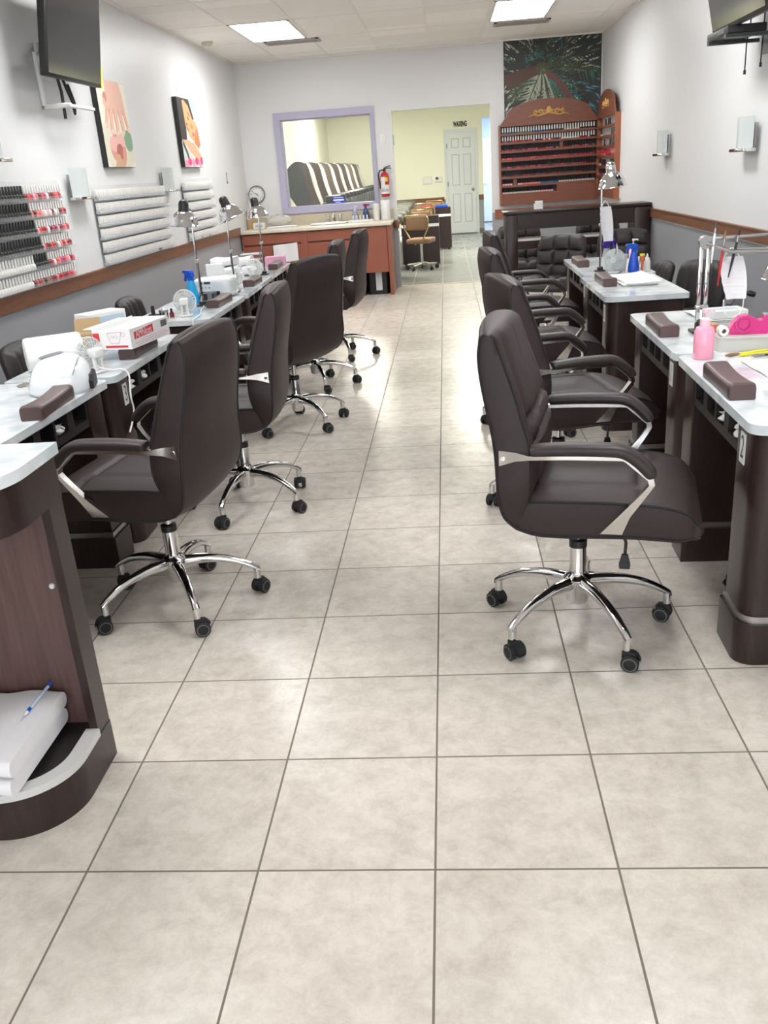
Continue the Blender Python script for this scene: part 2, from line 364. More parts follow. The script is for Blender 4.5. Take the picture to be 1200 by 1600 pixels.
# ceiling lights: the troffers of the salon
def troffer(x0, x1, y0, y1, z, label, group, em):
    t = thing('ceiling_light', label, 'ceiling light', ((x0 + x1) / 2, (y0 + y1) / 2, z), 0, group)
    hx, hy = (x1 - x0) / 2, (y1 - y0) / 2; b = MB()
    for a, c, d, e in ((-hx, hx, -hy, -hy + 0.025), (-hx, hx, hy - 0.025, hy), (-hx, -hx + 0.025, -hy, hy), (hx - 0.025, hx, -hy, hy)): b.box(a, c, d, e, -0.008, 0.0)
    b.build('frame', 'white', t, 0)
    b = MB(); b.box(-hx + 0.025, hx - 0.025, -hy + 0.025, hy - 0.025, -0.005, -0.001); b.build('diffuser', em, t, 0)
    return t
for i, (x, y, lb) in enumerate(((-1.93, 7.80, 'ceiling light panel with a vent behind it, toward the washing counter'), (0.61, 7.80, 'ceiling light panel with a vent behind it, before the palm poster'),
        (-1.93, 4.14, 'ceiling light panel above the desk with the white nail dryer'), (0.61, 4.14, 'ceiling light panel above the desk with the folded paper towels'),
        (-1.93, 0.48, 'ceiling light panel above the curved reception stand'), (0.61, 0.48, 'ceiling light panel above the desk with plate 2'))):
    troffer(x, x + 0.6, y, y + 1.22, CZ, lb, 'ceiling light panels of the salon', 'light')
# air vents beside the lights
for i, (x, y, lb) in enumerate(((-1.52, 9.22, 'slatted ceiling air vent toward the washing counter'), (0.98, 9.28, 'slatted ceiling air vent before the palm poster'))):
    t = thing('ceiling_vent', lb, 'air vent', (x, y, CZ), 0, 'ceiling air vents'); b = MB()
    for a, c, d, e in ((-.3, .3, -.13, -.10), (-.3, .3, .10, .13), (-.3, -.27, -.13, .13), (.27, .3, -.13, .13)): b.box(a, c, d, e, -0.012, 0)
    b.build('frame', 'vent', t, 0); b = MB()
    for k in range(6): b.box(-.27, .27, -.10 + k * .036, -.088 + k * .036, -0.012, 0)
    b.build('slat', 'vent', t, 0); b = MB(); b.box(-.27, .27, -.1, .1, -0.002, -0.0005); b.build('backing', 'dgrey', t, 0)
t = thing('smoke_detector', 'small pale round smoke detector on the ceiling above the face canvas', 'smoke detector', (-2.36, 8.75, CZ))
b = MB(); b.lathe([(0.06, 0), (0.06, -0.02), (0.045, -0.035), (0, -0.036)], 20); b.build('housing', 'ctops', t)
b = MB(); b.lathe([(0.006, -0.036), (0.006, -0.039)], 8, (0.02, 0, 0)); b.build('indicator', 'red', t)

# ------------------------------------------------------------------ back room
QY = 19.84
b = MB(); b.box(LX - WT, LX, BY + WT, QY, 0, 2.9); struct(b, 'wall_5', 'wallb')
b = MB(); b.box(RX, RX + WT, BY + WT, QY, 0, 2.9); struct(b, 'wall_6', 'wallb')
b = MB(); b.box(LX - WT, RX + WT, BY + WT, QY + WT, 2.9, 3.0); struct(b, 'ceiling_back', 'ceil')
HX0, HX1, HZ = 0.955, 1.75, 2.43
b = MB(); b.box(LX - WT, HX0, QY, QY + WT, 0, 2.9); b.box(HX0, HX1, QY, QY + WT, HZ, 2.9); b.box(HX1, RX + WT, QY, QY + WT, 0, 2.9); struct(b, 'wall_7', 'wallb')
b = MB(); b.box(LX, 0.06, QY - 0.025, QY, 0.73, 0.83); b.box(0.84, HX0, QY - 0.025, QY, 0.73, 0.83); struct(b, 'trim_6', 'rail')
b = MB(); b.box(LX, 0.06, QY - 0.02, QY, 0, 0.09); b.box(0.84, HX0, QY - 0.02, QY, 0, 0.1); struct(b, 'baseboard_back', 'peds')
# hall beyond
b = MB(); b.box(HX0 - 0.5, HX0 - 0.4, QY + WT, 24, 0, 2.6); b.box(2.3, 2.4, QY + WT, 24, 0, 2.6); b.box(0.4, 2.4, 23.7, 23.8, 0, 2.6); b.box(0.4, 2.4, QY + WT, 23.8, 2.6, 2.7)
struct(b, 'wall_8', 'wallw')
b = MB(); b.box(1.05, 1.95, 23.62, 23.68, 0.02, 2.12); d2 = struct(b, 'door_2', 'door')
b = MB(); b.tube([(1.12, 23.62, 1.0), (1.12, 23.56, 1.0), (1.24, 23.56, 1.0)], 0.012); b.build('door_handle', 'steel', d2)
troffer(1.2, 1.8, 21.3, 22.3, 2.6, 'ceiling light panel in the white hall beyond the pedicure room', 'ceiling light panels beyond', 'lighth')
for x, y, lb in ((-1.6, 12.6, 'ceiling light panel over the first pedicure chairs'), (-1.6, 16.6, 'ceiling light panel over the last pedicure chairs'), (0.5, 14.6, 'ceiling light panel over the open floor of the pedicure room')):
    troffer(x - 0.3, x + 0.3, y - 0.61, y + 0.61, 2.9, lb, 'ceiling light panels of the pedicure room', 'lightb')
# six-panel door
b = MB(); dx0, dx1 = 0.16, 0.785; b.box(dx0, dx1, QY - 0.03, QY, 0.02, 2.165)
d1 = struct(b, 'door_1', 'door'); b = MB(); W = dx1 - dx0
for (z0, z1) in ((0.26, 0.88), (1.06, 1.72), (1.85, 2.05)):
    for (u0, u1) in ((0.15, 0.43), (0.57, 0.85)):
        x0, x1 = dx0 + W * u0, dx0 + W * u1
        b.box(x0, x1, QY - 0.034, QY - 0.03, z0, z1, 1)
        b.rbox(x0 + 0.014, x1 - 0.014, QY - 0.041, QY - 0.03, z0 + 0.014, z1 - 0.014, 0.004, 1, 0)
b.build('raised_panel', ['door', 'groove'], d1, 30)
b = MB(); b.sphere((0.715, QY - 0.085, 0.96), 0.032); b.lathe([(0.03, 0), (0.03, 0.006), (0.012, 0.01), (0.012, 0.04)], 16, (0.715, QY - 0.03, 0.96), Matrix.Rotation(PI / 2, 4, 'X')); b.build('door_knob', 'steel', d1)
b = MB()
for z in (0.35, 1.1, 1.9): b.box(dx0 - 0.014, dx0 + 0.006, QY - 0.036, QY - 0.028, z - 0.05, z + 0.05)
b.build('hinge', 'grey', d1, 0)
b = MB(); b.box(0.09, dx0 - 0.005, QY - 0.02, QY, 0, 2.172); b.box(dx1 + 0.005, 0.845, QY - 0.02, QY, 0, 2.172); b.box(0.09, 0.845, QY - 0.02, QY, 2.172, 2.24); struct(b, 'trim_7', 'door')
b = MB(); text_mb('WAXING', 0.115, lambda u, v: (0.47 + u * 0.62, QY - 0.006, 2.335 + v * 1.25), b, 0, bold=0.007)
o = b.build('door_sign_lettering', 'black', None, 0); tag(o, 'black lettering WAXING on the yellow wall over the white door', 'sign')
t = thing('wall_mounted_thermostat', 'small white thermostat beside the white six panel door', 'thermostat', (-0.06, QY, 1.22)); b = MB(); b.rbox(-0.09, 0.09, -0.03, 0, -0.06, 0.06, 0.01); b.build('housing', 'white', t)
b = MB(); b.box(-0.065, 0.0, -0.032, -0.029, -0.005, 0.045); b.build('display', 'dgrey', t, 0)
t = thing('wall_plate', 'flat white wall plate on the yellow wall beside the thermostat', 'wall plate', (-0.31, QY, 1.21)); b = MB(); b.rbox(-0.11, 0.11, -0.012, 0, -0.085, 0.085, 0.005); b.build('plate', 'pedw', t)
b = MB(); b.box(-0.08, 0.08, -0.014, -0.011, -0.05, 0.05); b.build('panel', 'white', t, 0)
# ------------------------------------------------------------------ executive chair (faces +X)
def G(d, w): return math.exp(-(d / w) ** 2)
def star_base(t, rot, hubz=0.13, rad=0.31, cast=True):
    b = MB(); b.lathe([(0.03, 0.095), (0.036, 0.105), (0.036, 0.135), (0.046, 0.15), (0.046, 0.185), (0.03, 0.2), (0.027, 0.21), (0.027, 0.30)], 24)
    b.build('base_hub', 'chrome', t)
    b = MB(); b.lathe([(0.029, 0.295), (0.029, 0.318), (0.016, 0.322)], 20); b.build('gas_lift_collar', 'black', t)
    b = MB(); b.cyl((0, 0, 0.31), (0, 0, 0.41), 0.014); b.build('gas_lift_rod', 'chrome', t)
    for k in range(5):
        a = rot + k * 2 * PI / 5; R = Matrix.Rotation(a, 4, 'Z')
        b = MB(); b.T = R
        P = spline([(0.035, 0.166, 0.021, 0.026), (0.12, 0.168, 0.019, 0.021), (0.21, 0.15, 0.016, 0.017), (0.28, 0.118, 0.014, 0.014), (rad, 0.098, 0.013, 0.012)], 12)
        sec = [(math.cos(2 * PI * j / 12), math.sin(2 * PI * j / 12)) for j in range(12)]
        b.grid(lambda u, v: (lambda p, q: (p[0], q[0] * p[2], p[1] + (q[1] if q[1] > 0 else q[1] * 0.75) * p[3]))(P[round(u * 11)], sec[round(v * 12) % 12]), 12, 12, closed_v=True)
        b.add([(P[-1][0], q[0] * P[-1][2], P[-1][1] + (q[1] if q[1] > 0 else q[1] * .75) * P[-1][3]) for q in sec], [tuple(range(12))])
        b.cyl((rad - 0.012, 0, 0.105), (rad - 0.012, 0, 0.066), 0.0135)
        lg = b.build('base_leg', 'chrome', t)
        b = MB(); b.T = R @ Matrix.Translation((rad - 0.012, 0, 0)) @ Matrix.Rotation(0.9 + k * 1.7, 4, 'Z')
        X = Matrix.Rotation(PI / 2, 4, 'X')
        for s in (-1, 1):
            b.lathe([(0.0, -0.009), (0.019, -0.009), (0.0275, -0.007), (0.0275, 0.007), (0.019, 0.009), (0.0, 0.009)], 18, (0.012, s * 0.018, 0.0275), X, 0)
            b.lathe([(0.021, 0), (0.0225, 0.0015), (0.019, 0.002), (0.019, 0)], 18, (0.012, s * (0.0275) , 0.0275), Matrix.Rotation(-s * PI / 2, 4, 'X'), 1, False)
        b.grid(lambda u, v: (0.012 + 0.032 * math.cos(-0.25 + u * 2.7), -0.012 + v * 0.024, 0.0275 + 0.032 * math.sin(-0.25 + u * 2.7)), 9, 3, 0)
        b.rbox(-0.014, 0.03, -0.012, 0.012, 0.03, 0.062, 0.006, 2, 0)
        b.build('caster', ['blackr', 'greyring'], lg)

OB = [(-.266, 1.004), (-.270, .965), (-.264, .90), (-.249, .82), (-.234, .75), (-.224, .68), (-.219, .61), (-.215, .55), (-.200, .49), (-.165, .452)]
IB = [(-.218, 1.0), (-.206, .965), (-.183, .90), (-.163, .84), (-.146, .78), (-.128, .72), (-.121, .66), (-.120, .61), (-.123, .57), (-.130, .538)]
OS = [(-.165, .452), (-.11, .435), (-.03, .431), (.06, .434), (.16, .436), (.25, .433), (.305, .428), (.330, .436)]
IS = [(-.130, .538), (-.07, .540), (0, .541), (.09, .541), (.18, .538), (.255, .531), (.315, .512), (.343, .482)]
def shell(O, I, w_of, n, top, inner_fn, outer_b):
    """closed padded slab between an outer and an inner profile; returns MB and edge curves"""
    o = spline(O, n); i = spline(I, n); ny = 33
    st = [(o[k], i[k], k / (n - 1)) for k in range(n)]
    cap = []
    e = 0 if top else n - 1                 # rounded end
    (ox, oz), (ix, iz) = o[e], i[e]; mx, mz = (ox + ix) / 2, (oz + iz) / 2; hx, hz = (ox - ix) / 2, (oz - iz) / 2
    dx, dz = (o[e][0] - o[e + (1 if top else -1)][0] + i[e][0] - i[e + (1 if top else -1)][0]), (o[e][1] - o[e + (1 if top else -1)][1] + i[e][1] - i[e + (1 if top else -1)][1])
    l = math.hypot(dx, dz); r = math.hypot(hx, hz)
    for q in range(1, 6):
        a = PI / 2 * q / 5; c, s_ = max(math.cos(a), 0.04), math.sin(a) * r * 0.95
        cap.append(((mx + hx * c + dx / l * s_, mz + hz * c + dz / l * s_), (mx - hx * c + dx / l * s_, mz - hz * c + dz / l * s_), 0.0 if top else 1.0))
    st = cap[::-1] + st if top else st + cap
    ys = [-1 + 2 * j / (ny - 1) for j in range(ny)]
    b = MB(); vs = []; per = 2 * ny + 2
    for (p, q, s) in st:
        w = w_of(s)
        crown = 0.020 * max(0, 1 - s * 6) if top else 0
        tx, tz = p[0] - q[0], p[1] - q[1]; tl = math.hypot(tx, tz) or 1; nx, nz = tx / tl, tz / tl
        for y in ys:
            k = outer_b * (1 - abs(y) ** 2.6); vs.append((p[0] + nx * k, y * w, p[1] + nz * k + crown * (1 - y * y)))
        vs.append(((p[0] + q[0]) / 2, w + 0.006, (p[1] + q[1]) / 2))
        for y in ys[::-1]:
            k = inner_fn(s, y, w) * min(1, tl / 0.05); vs.append((q[0] - nx * k, y * w, q[1] - nz * k + crown * (1 - y * y)))
        vs.append(((p[0] + q[0]) / 2, -w - 0.006, (p[1] + q[1]) / 2))
    m = len(st)
    fs = [(a * per + j, a * per + (j + 1) % per, (a + 1) * per + (j + 1) % per, (a + 1) * per + j) for a in range(m - 1) for j in range(per)]
    fs.append(tuple((0 if top else (m - 1) * per) + j for j in range(per)))
    b.add(vs, fs)
    edges = []
    for j in (0, ny - 1, ny + 1, 2 * ny): edges.append([vs[a * per + j] for a in range(m)])
    return b, edges
def back_w(s): return 0.222 + 0.026 * min(1, s * 2.2) + 0.022 * math.exp(-((s - 0.75) / 0.2) ** 2)
def seat_w(s): return 0.252 - 0.012 * max(0, s - 0.7) / 0.3
def back_in(s, y, w):
    k = 0.030 * (1 - abs(y) ** 4)
    e = 0.82                                            # inner cushion seam
    k -= 0.010 * G(abs(y) - e, 0.05)
    for sc_, d in ((0.44, 0.024), (0.56, 0.020)):       # two stitched tucks
        k -= d * G(s - sc_ - 0.03 * y * y, 0.016) * (1 if abs(y) < e else 0)
    if s < 0.5: k -= 0.004 * G(abs(y) - 0.35, 0.05)
    return k
def seat_in(s, y, w):
    k = 0.020 * (1 - abs(y) ** 4)
    k -= 0.011 * G(s - 0.56 - 0.05 * y * y, 0.014) * (1 if abs(y) < 0.9 else 0)
    if s < 0.56: k -= 0.009 * G(abs(y) - 0.55, 0.035)
    return k
def make_exec(label, cat='office chair', group=None):
    t = thing('executive_chair', label, cat, (0, 0, 0), 0, group)
    b, ed = shell(OB, IB, back_w, 46, True, back_in, 0.022); bk = b.build('backrest', 'leather', t, 50)
    for e in ed: b = MB(); b.tube(e[1:], 0.0048, 6); b.build('piping', 'piping', bk)
    b, ed = shell(OS, IS, seat_w, 40, False, seat_in, 0.004); st = b.build('seat', 'leather', t, 50)
    for e in ed: b = MB(); b.tube(e[:-1], 0.0048, 6); b.build('piping', 'piping', st)
    for e0, e1 in ((ed[0], ed[3]), (ed[1], ed[2])): b = MB(); b.tube([e0[0], tuple((p + q) / 2 for p, q in zip(e0[0], e1[0])), e1[0]], 0.003, 6); b.build('corner_seam', 'piping', st)
    b = MB(); b.rbox(-0.10, 0.09, -0.075, 0.075, 0.402, 0.433, 0.008); b.cyl((0.05, -0.11, 0.418), (0.05, -0.075, 0.418), 0.019); b.build('tilt_mechanism', 'black', t)
    b = MB(); b.tube([(0.06, -0.07, 0.418), (0.12, -0.17, 0.422), (0.143, -0.20, 0.418), (0.15, -0.202, 0.40), (0.148, -0.203, 0.355)], 0.005)
    b.prism([(0.139, 0.362), (0.157, 0.362), (0.165, 0.330), (0.163, 0.316), (0.133, 0.316), (0.131, 0.330)], 'y', -0.209, -0.198)
    b.build('height_lever', 'black', t)
    for s in (-1, 1):
        y = s * 0.285
        # chrome frame: flared bracket on the shell side, thin strip under the pad, broad lower strut
        b = MB()
        poly = [(-.212, .655), (-.170, .668), (-.120, .684), (-.02, .688), (.132, .687), (.140, .690), (.209, .630), (.214, .615), (.200, .590), (.146, .515), (.138, .447), (.070, .447),
                (.110, .500), (.190, .606), (.194, .618), (.131, .678), (-.02, .679)]
        up_ = [(-.212, .700), (-.165, .697), (-.122, .693), (-.02, .697), (.135, .697), (.147, .697), (.217, .636), (.222, .616), (.206, .588), (.158, .510), (.138, .447)]
        dn_ = [(-.212, .653), (-.165, .670), (-.122, .681), (-.02, .685), (.130, .685), (.138, .684), (.203, .628), (.206, .614), (.188, .588), (.124, .510), (.076, .447)]
        hw = [.010, .010, .012, .014, .014, .014, .014, .014, .013, .010, .006]
        yo = [-.026, -.02, 0, 0, 0, 0, 0, 0, -.004, -.014, -.034]
        vs = []
        for p, q, h, d in zip(up_, dn_, hw, yo):
            c = y + s * d
            vs += [(p[0], c - h, p[1]), (p[0], c + h, p[1]), (q[0], c + h, q[1]), (q[0], c - h, q[1])]
        k = len(up_); fs = [(i * 4 + j, i * 4 + (j + 1) % 4, i * 4 + 4 + (j + 1) % 4, i * 4 + 4 + j) for i in range(k - 1) for j in range(4)] + [(0, 1, 2, 3), (k * 4 - 4, k * 4 - 3, k * 4 - 2, k * 4 - 1)]
        b.add(vs, fs)
        b.cyl((-.200, s * 0.268, .677), (-.200, s * 0.274, .677), 0.007, n=10)
        fr = b.build('arm_frame', 'chrome2', t, 30)
        b = MB(); P = spline([(-.118, .706, .017), (-.10, .709, .021), (-.02, .713, .023), (.08, .713, .023), (.135, .708, .023), (.175, .683, .023), (.207, .650, .022), (.214, .637, .016)], 26)
        sec = [(math.copysign(abs(math.cos(a)) ** 0.65, math.cos(a)), math.copysign(abs(math.sin(a)) ** 0.8, math.sin(a))) for a in [2 * PI * j / 16 for j in range(16)]]
        def fn(u, v):
            i = round(u * 25); p = P[i]; a = P[max(i - 1, 0)]; c = P[min(i + 1, 25)]; tx, tz = c[0] - a[0], c[1] - a[1]; l = math.hypot(tx, tz); q = sec[round(v * 16) % 16]
            e = math.sin(min(1, min(i, 25 - i) / 2.0 + 0.35) * PI / 2)
            return (p[0] - tz / l * q[1] * p[2] * 0.78 * e, y + q[0] * 0.030 * e, p[1] + tx / l * q[1] * p[2] * 0.78 * e)
        b.grid(fn, 26, 16, closed_v=True); n0 = len(b.v) - 26 * 16
        b.f += [tuple(range(n0, n0 + 16))[::-1], tuple(range(n0 + 25 * 16, n0 + 26 * 16))]; b.mi += [0, 0]
        b.build('arm_pad', 'leather_pad', fr)
    star_base(t, math.radians(-54))
    return t
EG = 'brown executive chairs along the aisle'
def place_exec(o, x, y, deg, base):
    o.location = (x, y, 0); o.rotation_euler = (0, 0, math.radians(deg))
    for p in o.children:
        if p.name.startswith('base_leg'): p.rotation_euler = (0, 0, math.radians(base - deg + 54))
ch = make_exec('brown executive chair drawn up to the desk with plate 2', group=EG)
place_exec(ch, 0.468, 1.105, -11.4, -68.3)
for x, y, d, bs, lb in ((0.54, 2.24, 11, 34, 'brown executive chair drawn up to the desk with plate 1'),
                    (0.55, 3.53, 6, 17, 'brown executive chair drawn up to the desk with the folded paper towels'),
                    (0.625, 4.82, 4, 20, 'brown executive chair at the last desk before the dark bar'),
                    (-0.98, 1.38, 172, 10.5, 'brown executive chair beside the curved reception stand, back turned to the aisle'),
                    (-0.93, 2.41, 182, 43, 'brown executive chair drawn up to the desk with plate 3'),
                    (-0.905, 3.83, 153, 25, 'brown executive chair drawn up to the desk with the white nail dryer'),
                    (-0.94, 4.92, 180, 3, 'brown executive chair second from the orange brown cabinet'),
                    (-0.875, 6.02, 175, 3, 'brown executive chair first from the orange brown cabinet')):
    place_exec(dup(ch, lb, (x, y, 0), 0, EG), x, y, d, bs)

# ------------------------------------------------------------------ tufted technician chair (faces +X), no arms
def make_tuft(label, group, cols=3, rows=3, channel=False, group_rz=0):
    t = thing('tufted_chair', label, 'chair', (0, 0, 0), 0, group)
    n = 40
    def q(u, v, cu, cv):
        a = abs(math.sin(PI * u * cu)); c = abs(math.sin(PI * v * cv)) if cv else 1
        return 0.030 * (a * c) ** 0.35
    b = MB()                                            # seat
    def rsq(u, v, r=0.25):                              # rounded square map
        x, y = 2 * u - 1, 2 * v - 1; return x * (1 - 0.12 * y * y * y * y), y * (1 - 0.12 * x ** 4)
    def edge(u, v): return 1 - max(abs(2 * u - 1), abs(2 * v - 1)) ** 10
    def top(u, v):
        x, y = rsq(u, v); return (x * 0.225 + 0.02, y * 0.235, 0.432 + (0.022 + q(u, v, 3, 3)) * edge(u, v) + 0.012 * edge(u, v))
    def bot(u, v):
        x, y = rsq(u, v); return (x * 0.222 + 0.02, y * 0.232, 0.39 - 0.01 * edge(u, v))
    b.grid(top, n, n); b.grid(bot, n, n)
    def rim(u, v):
        a = u * 4; k = int(a) % 4; f = a - int(a)
        uu, vv = ((f, 0), (1, f), (1 - f, 1), (0, 1 - f))[k]
        p, r_ = top(uu, vv), bot(uu, vv); h = v
        c = [p[i] * (1 - h) + r_[i] * h for i in range(3)]; bl = 0.012 * math.sin(PI * h); L_ = math.hypot(c[0] - 0.02, c[1]) or 1
        return (c[0] + (c[0] - 0.02) / L_ * bl, c[1] + c[1] / L_ * bl, c[2])
    b.grid(rim, 81, 6); b.build('seat', 'tuft', t, 60)
    b = MB()                                            # backrest, leaning back
    def pos(x, y, z): return (-0.19 - 0.20 * (z - 0.45) + 0.03 * (y / 0.22) ** 2 + x, y, z)
    def bt(u, v):
        x, y = rsq(u, v); k = edge(u, v); z = 0.64 + x * 0.185; return pos(0.02 + (0.012 + (q(u, v, rows, cols) if not channel else 0.03 * abs(math.sin(PI * v * cols)) ** 0.4)) * k, y * 0.225, z)
    def bb(u, v):
        x, y = rsq(u, v); k = edge(u, v); z = 0.64 + x * 0.185; return pos(-0.03 - 0.018 * k, y * 0.225, z)
    b.grid(bt, n, n); b.grid(bb, n, n)
    def brim(u, v):
        a = u * 4; k = int(a) % 4; f = a - int(a)
        uu, vv = ((f, 0), (1, f), (1 - f, 1), (0, 1 - f))[k]
        p, r_ = bt(uu, vv), bb(uu, vv); c = [p[i] * (1 - v) + r_[i] * v for i in range(3)]; bl = 0.014 * math.sin(PI * v); dy, dz = c[1], c[2] - 0.64; L_ = math.hypot(dy, dz) or 1
        return (c[0], c[1] + dy / L_ * bl, c[2] + dz / L_ * bl)
    b.grid(brim, 81, 6); b.build('backrest', 'tuft', t, 60)
    b = MB(); b.tube([(-0.10, 0, 0.385), (-0.21, 0, 0.385), (-0.245, 0, 0.43), (-0.25, 0, 0.56)], 0.018, 8, flat=0.5); b.rbox(-0.1, 0.1, -0.08, 0.08, 0.37, 0.392, 0.006); b.build('support_bar', 'chrome', t)
    star_base(t, 0.3)
    return t
TG = 'tufted chairs at the dark bar'
tf = make_tuft('square tufted chair in front of the dark bar, its seat turned to the aisle', TG)
tf.location = (1.0, 6.62, 0); tf.rotation_euler = (0, 0, math.radians(238))
dup(tf, 'square tufted chair in front of the dark bar beside the white wall', (1.66, 6.72, 0), math.radians(262), TG)
dup(tf, 'square tufted chair behind the dark bar beside the doorway', (0.86, 8.36, 0), math.radians(268), TG)
dup(tf, 'tufted chair behind the dark bar, only its rounded top showing', (1.728, 8.42, 0), math.radians(270), TG)
WG = 'channel tufted technician chairs by the walls'
tc = make_tuft('channel tufted chair behind the desk with the solid blue spray bottle', WG, cols=4, rows=1, channel=True)
tc.location = (1.665, 4.70, 0); tc.rotation_euler = (0, 0, math.radians(214)); tc.scale = (.9, .9, .9)
for x, y, d, lb in ((1.60, 5.73, 187, 'channel tufted chair beyond the small white plastic holder, toward the dark bar'),
                    (1.53, 3.06, 180, 'tufted chair mostly out of view behind the magenta tape dispenser'),
                    (-2.02, 3.02, 2, 'dark tufted chair behind the white paper roll'),
                    (-2.025, 4.78, 0, 'dark tufted chair peeking out behind the pale blue box'),
                    (-2.02, 7.40, 0, 'dark tufted chair behind the white nail dryer')):
    o = dup(tc, lb, (x, y, 0), math.radians(d), WG)
    if x > 0: o.scale = (.80, .80, .79)
# ------------------------------------------------------------------ manicure desks (front at local -X, technician at +X)
def make_desk(label, group, W=0.98, number=None, D=0.44):
    t = thing('manicure_desk', label, 'desk', (0, 0, 0), 0, group); h = W / 2; d = D / 2
    b = MB(); b.prism(rrect(-d - 0.022, d + 0.022, -h, h, [0.045, 0.02, 0.02, 0.045]), 'z', 0.727, 0.755); b.build('marble_top', 'marble', t, 30)
    for s in (-1, 1):
        y0, y1 = (-h + 0.02, -h + 0.20) if s < 0 else (h - 0.20, h - 0.02)
        rr = [0.055, 0.02, 0.004, 0.004] if s < 0 else [0.004, 0.004, 0.02, 0.055]
        b = MB(); b.prism(rrect(-d, d, y0, y1, rr), 'z', 0.155, 0.727); pd = b.build('pedestal', 'wood', t, 30)
        b = MB(); b.prism(rrect(-d - 0.006, d + 0.006, y0 - 0.006, y1 + 0.006, rr), 'z', 0.132, 0.158); b.build('metal_band', 'steel', pd, 30)
        b = MB(); b.prism(rrect(-d - 0.014, d + 0.014, y0 - 0.014, y1 + 0.014, rr), 'z', 0.0, 0.134); b.build('plinth', 'wood', pd, 30)
    # apron with two open bins
    y0, y1 = -h + 0.20, h - 0.20; b = MB(); L_ = y1 - y0
    b.box(-d + 0.005, -d + 0.022, y0, y1, 0.71, 0.727); b.box(-d + 0.005, -d + 0.022, y0, y1, 0.615, 0.645)
    cut = [y0 + L_ * k for k in (0.0, 0.03, 0.22, 0.31, 0.485, 0.515, 0.69, 0.78, 0.97, 1.0)]
    for i in (0, 2, 4, 6, 8): b.box(-d + 0.005, -d + 0.022, cut[i], cut[i + 1], 0.645, 0.71)
    ap = b.build('apron', 'woodin', t, 0)
    b = MB()
    for i in (1, 3, 5, 7):
        a, c = cut[i], cut[i + 1]
        b.box(-d + 0.022, -d + 0.20, a - 0.006, c + 0.006, 0.635, 0.645); b.box(-d + 0.19, -d + 0.20, a - 0.006, c + 0.006, 0.645, 0.727)
        b.box(-d + 0.022, -d + 0.2, a - 0.006, a - 0.001, 0.645, 0.727); b.box(-d + 0.022, -d + 0.2, c + 0.001, c + 0.006, 0.645, 0.727)
    b.build('bin', 'woodin', ap, 0)
    b = MB(); b.box(d - 0.03, d - 0.012, y0, y1, 0.30, 0.727); b.build('modesty_panel', 'woodin', t, 0)
    if number is not None:
        # plate faces -X ; reading direction runs towards -Y
        cy = -h + 0.14 if number != "3" else h - 0.14
        cz = 0.65; b = MB(); b.box(-d - 0.003, -d - 0.0005, cy - 0.024, cy + 0.024, cz - 0.046, cz + 0.046, 0)
        if number: text_mb(number, 0.085, lambda u, v: (-d - 0.0036, cy - u * 0.78, cz + v * 1.15), b, 1)
        else: b.box(-d - 0.0036, -d - 0.003, cy - 0.003, cy + 0.003, cz - 0.03, cz + 0.03, 1)
        b.build('number_plate', ['white', 'black'], t, 0)
    return t
DG = 'marble topped manicure desks'
def desk(x, y, deg, label, W, number=None, D=0.44):
    o = make_desk(label, DG, W, number, D); o.location = (x, y, 0); o.rotation_euler = (0, 0, math.radians(deg)); return o
DK = {}
DK['R1'] = desk(1.150, 1.300, -1.8, 'marble topped manicure desk with number plate 2', 0.97, '2')
DK['R2'] = desk(1.172, 2.290, -1.0, 'marble topped manicure desk with number plate 1, joined to the plate 2 desk', 0.99, '1')
DK['R3'] = desk(1.147, 3.830, 0, 'marble topped manicure desk holding the folded paper towels', 0.96, '', 0.406)
DK['R4'] = desk(1.180, 4.880, 0, 'marble topped manicure desk before the bar, holding the blue spray bottle and fan', 1.12, '', 0.406)
DK['L1'] = desk(-1.575, 1.440, 180 - 1.5, 'marble topped manicure desk holding the white dome nail lamp', 0.98)
DK['L2'] = desk(-1.555, 2.470, 180, 'marble topped manicure desk with number plate 3, under the red and white box', 1.02, '3')
DK['L3'] = desk(-1.530, 3.930, 180, 'marble topped manicure desk holding the white box shaped nail dryer', 1.0)
DK['L4'] = desk(-1.545, 5.020, 180 + 1.5, 'manicure desk holding the heap of three white towels', 1.12, '')
DK['L5'] = desk(-1.575, 6.130, 180 + 1.0, 'manicure desk at the end of the row, holding the pink box', 1.06, '')

# nail arm rests
def make_armrest(label, group):
    t = None; b = MB()
    def fn(p):
        k = p.y / 0.17
        if p.z > 0.03: p.z -= 0.008 * (1 - k * k)
        p.x *= 1 - 0.10 * (1 - k * k) * (1 if p.x > 0 else 0.6)
        return p
    bm = bmesh.new(); bm.free()
    n = 26
    b.rbox(-0.042, 0.042, -0.17, 0.17, 0, 0.052, 0.012, 4, fn=None)
    # finer along its length so that the waist bends
    vs = []; ny = 28; prof = rrect(-0.042, 0.042, 0, 0.052, [0.006, 0.006, 0.014, 0.014], 5)
    b = MB()
    for j in range(ny):
        k = -1 + 2 * j / (ny - 1); e = 1 - 0.10 * max(0, (abs(k) - 0.9) / 0.1) ** 2
        for (x, z) in prof: vs.append((x * e * (1 - 0.10 * (1 - k * k)), 0.17 * k, z * (1 - 0.16 * (1 - k * k) * (1 if z > 0.02 else 0)) * (e if z > 0.02 else 1)))
    m = len(prof); fs = [(a * m + i, a * m + (i + 1) % m, (a + 1) * m + (i + 1) % m, (a + 1) * m + i) for a in range(ny - 1) for i in range(m)] + [tuple(range(m))[::-1], tuple((ny - 1) * m + i for i in range(m))]
    b.add(vs, fs); o = b.build('manicure_cushion', 'cush', None, 50); return tag(o, label, 'cushion', group)
AG = 'brown manicure cushions on the desks'; ZT = 0.7555
ar = make_armrest('brown vinyl cushion before the white dome nail lamp', AG)
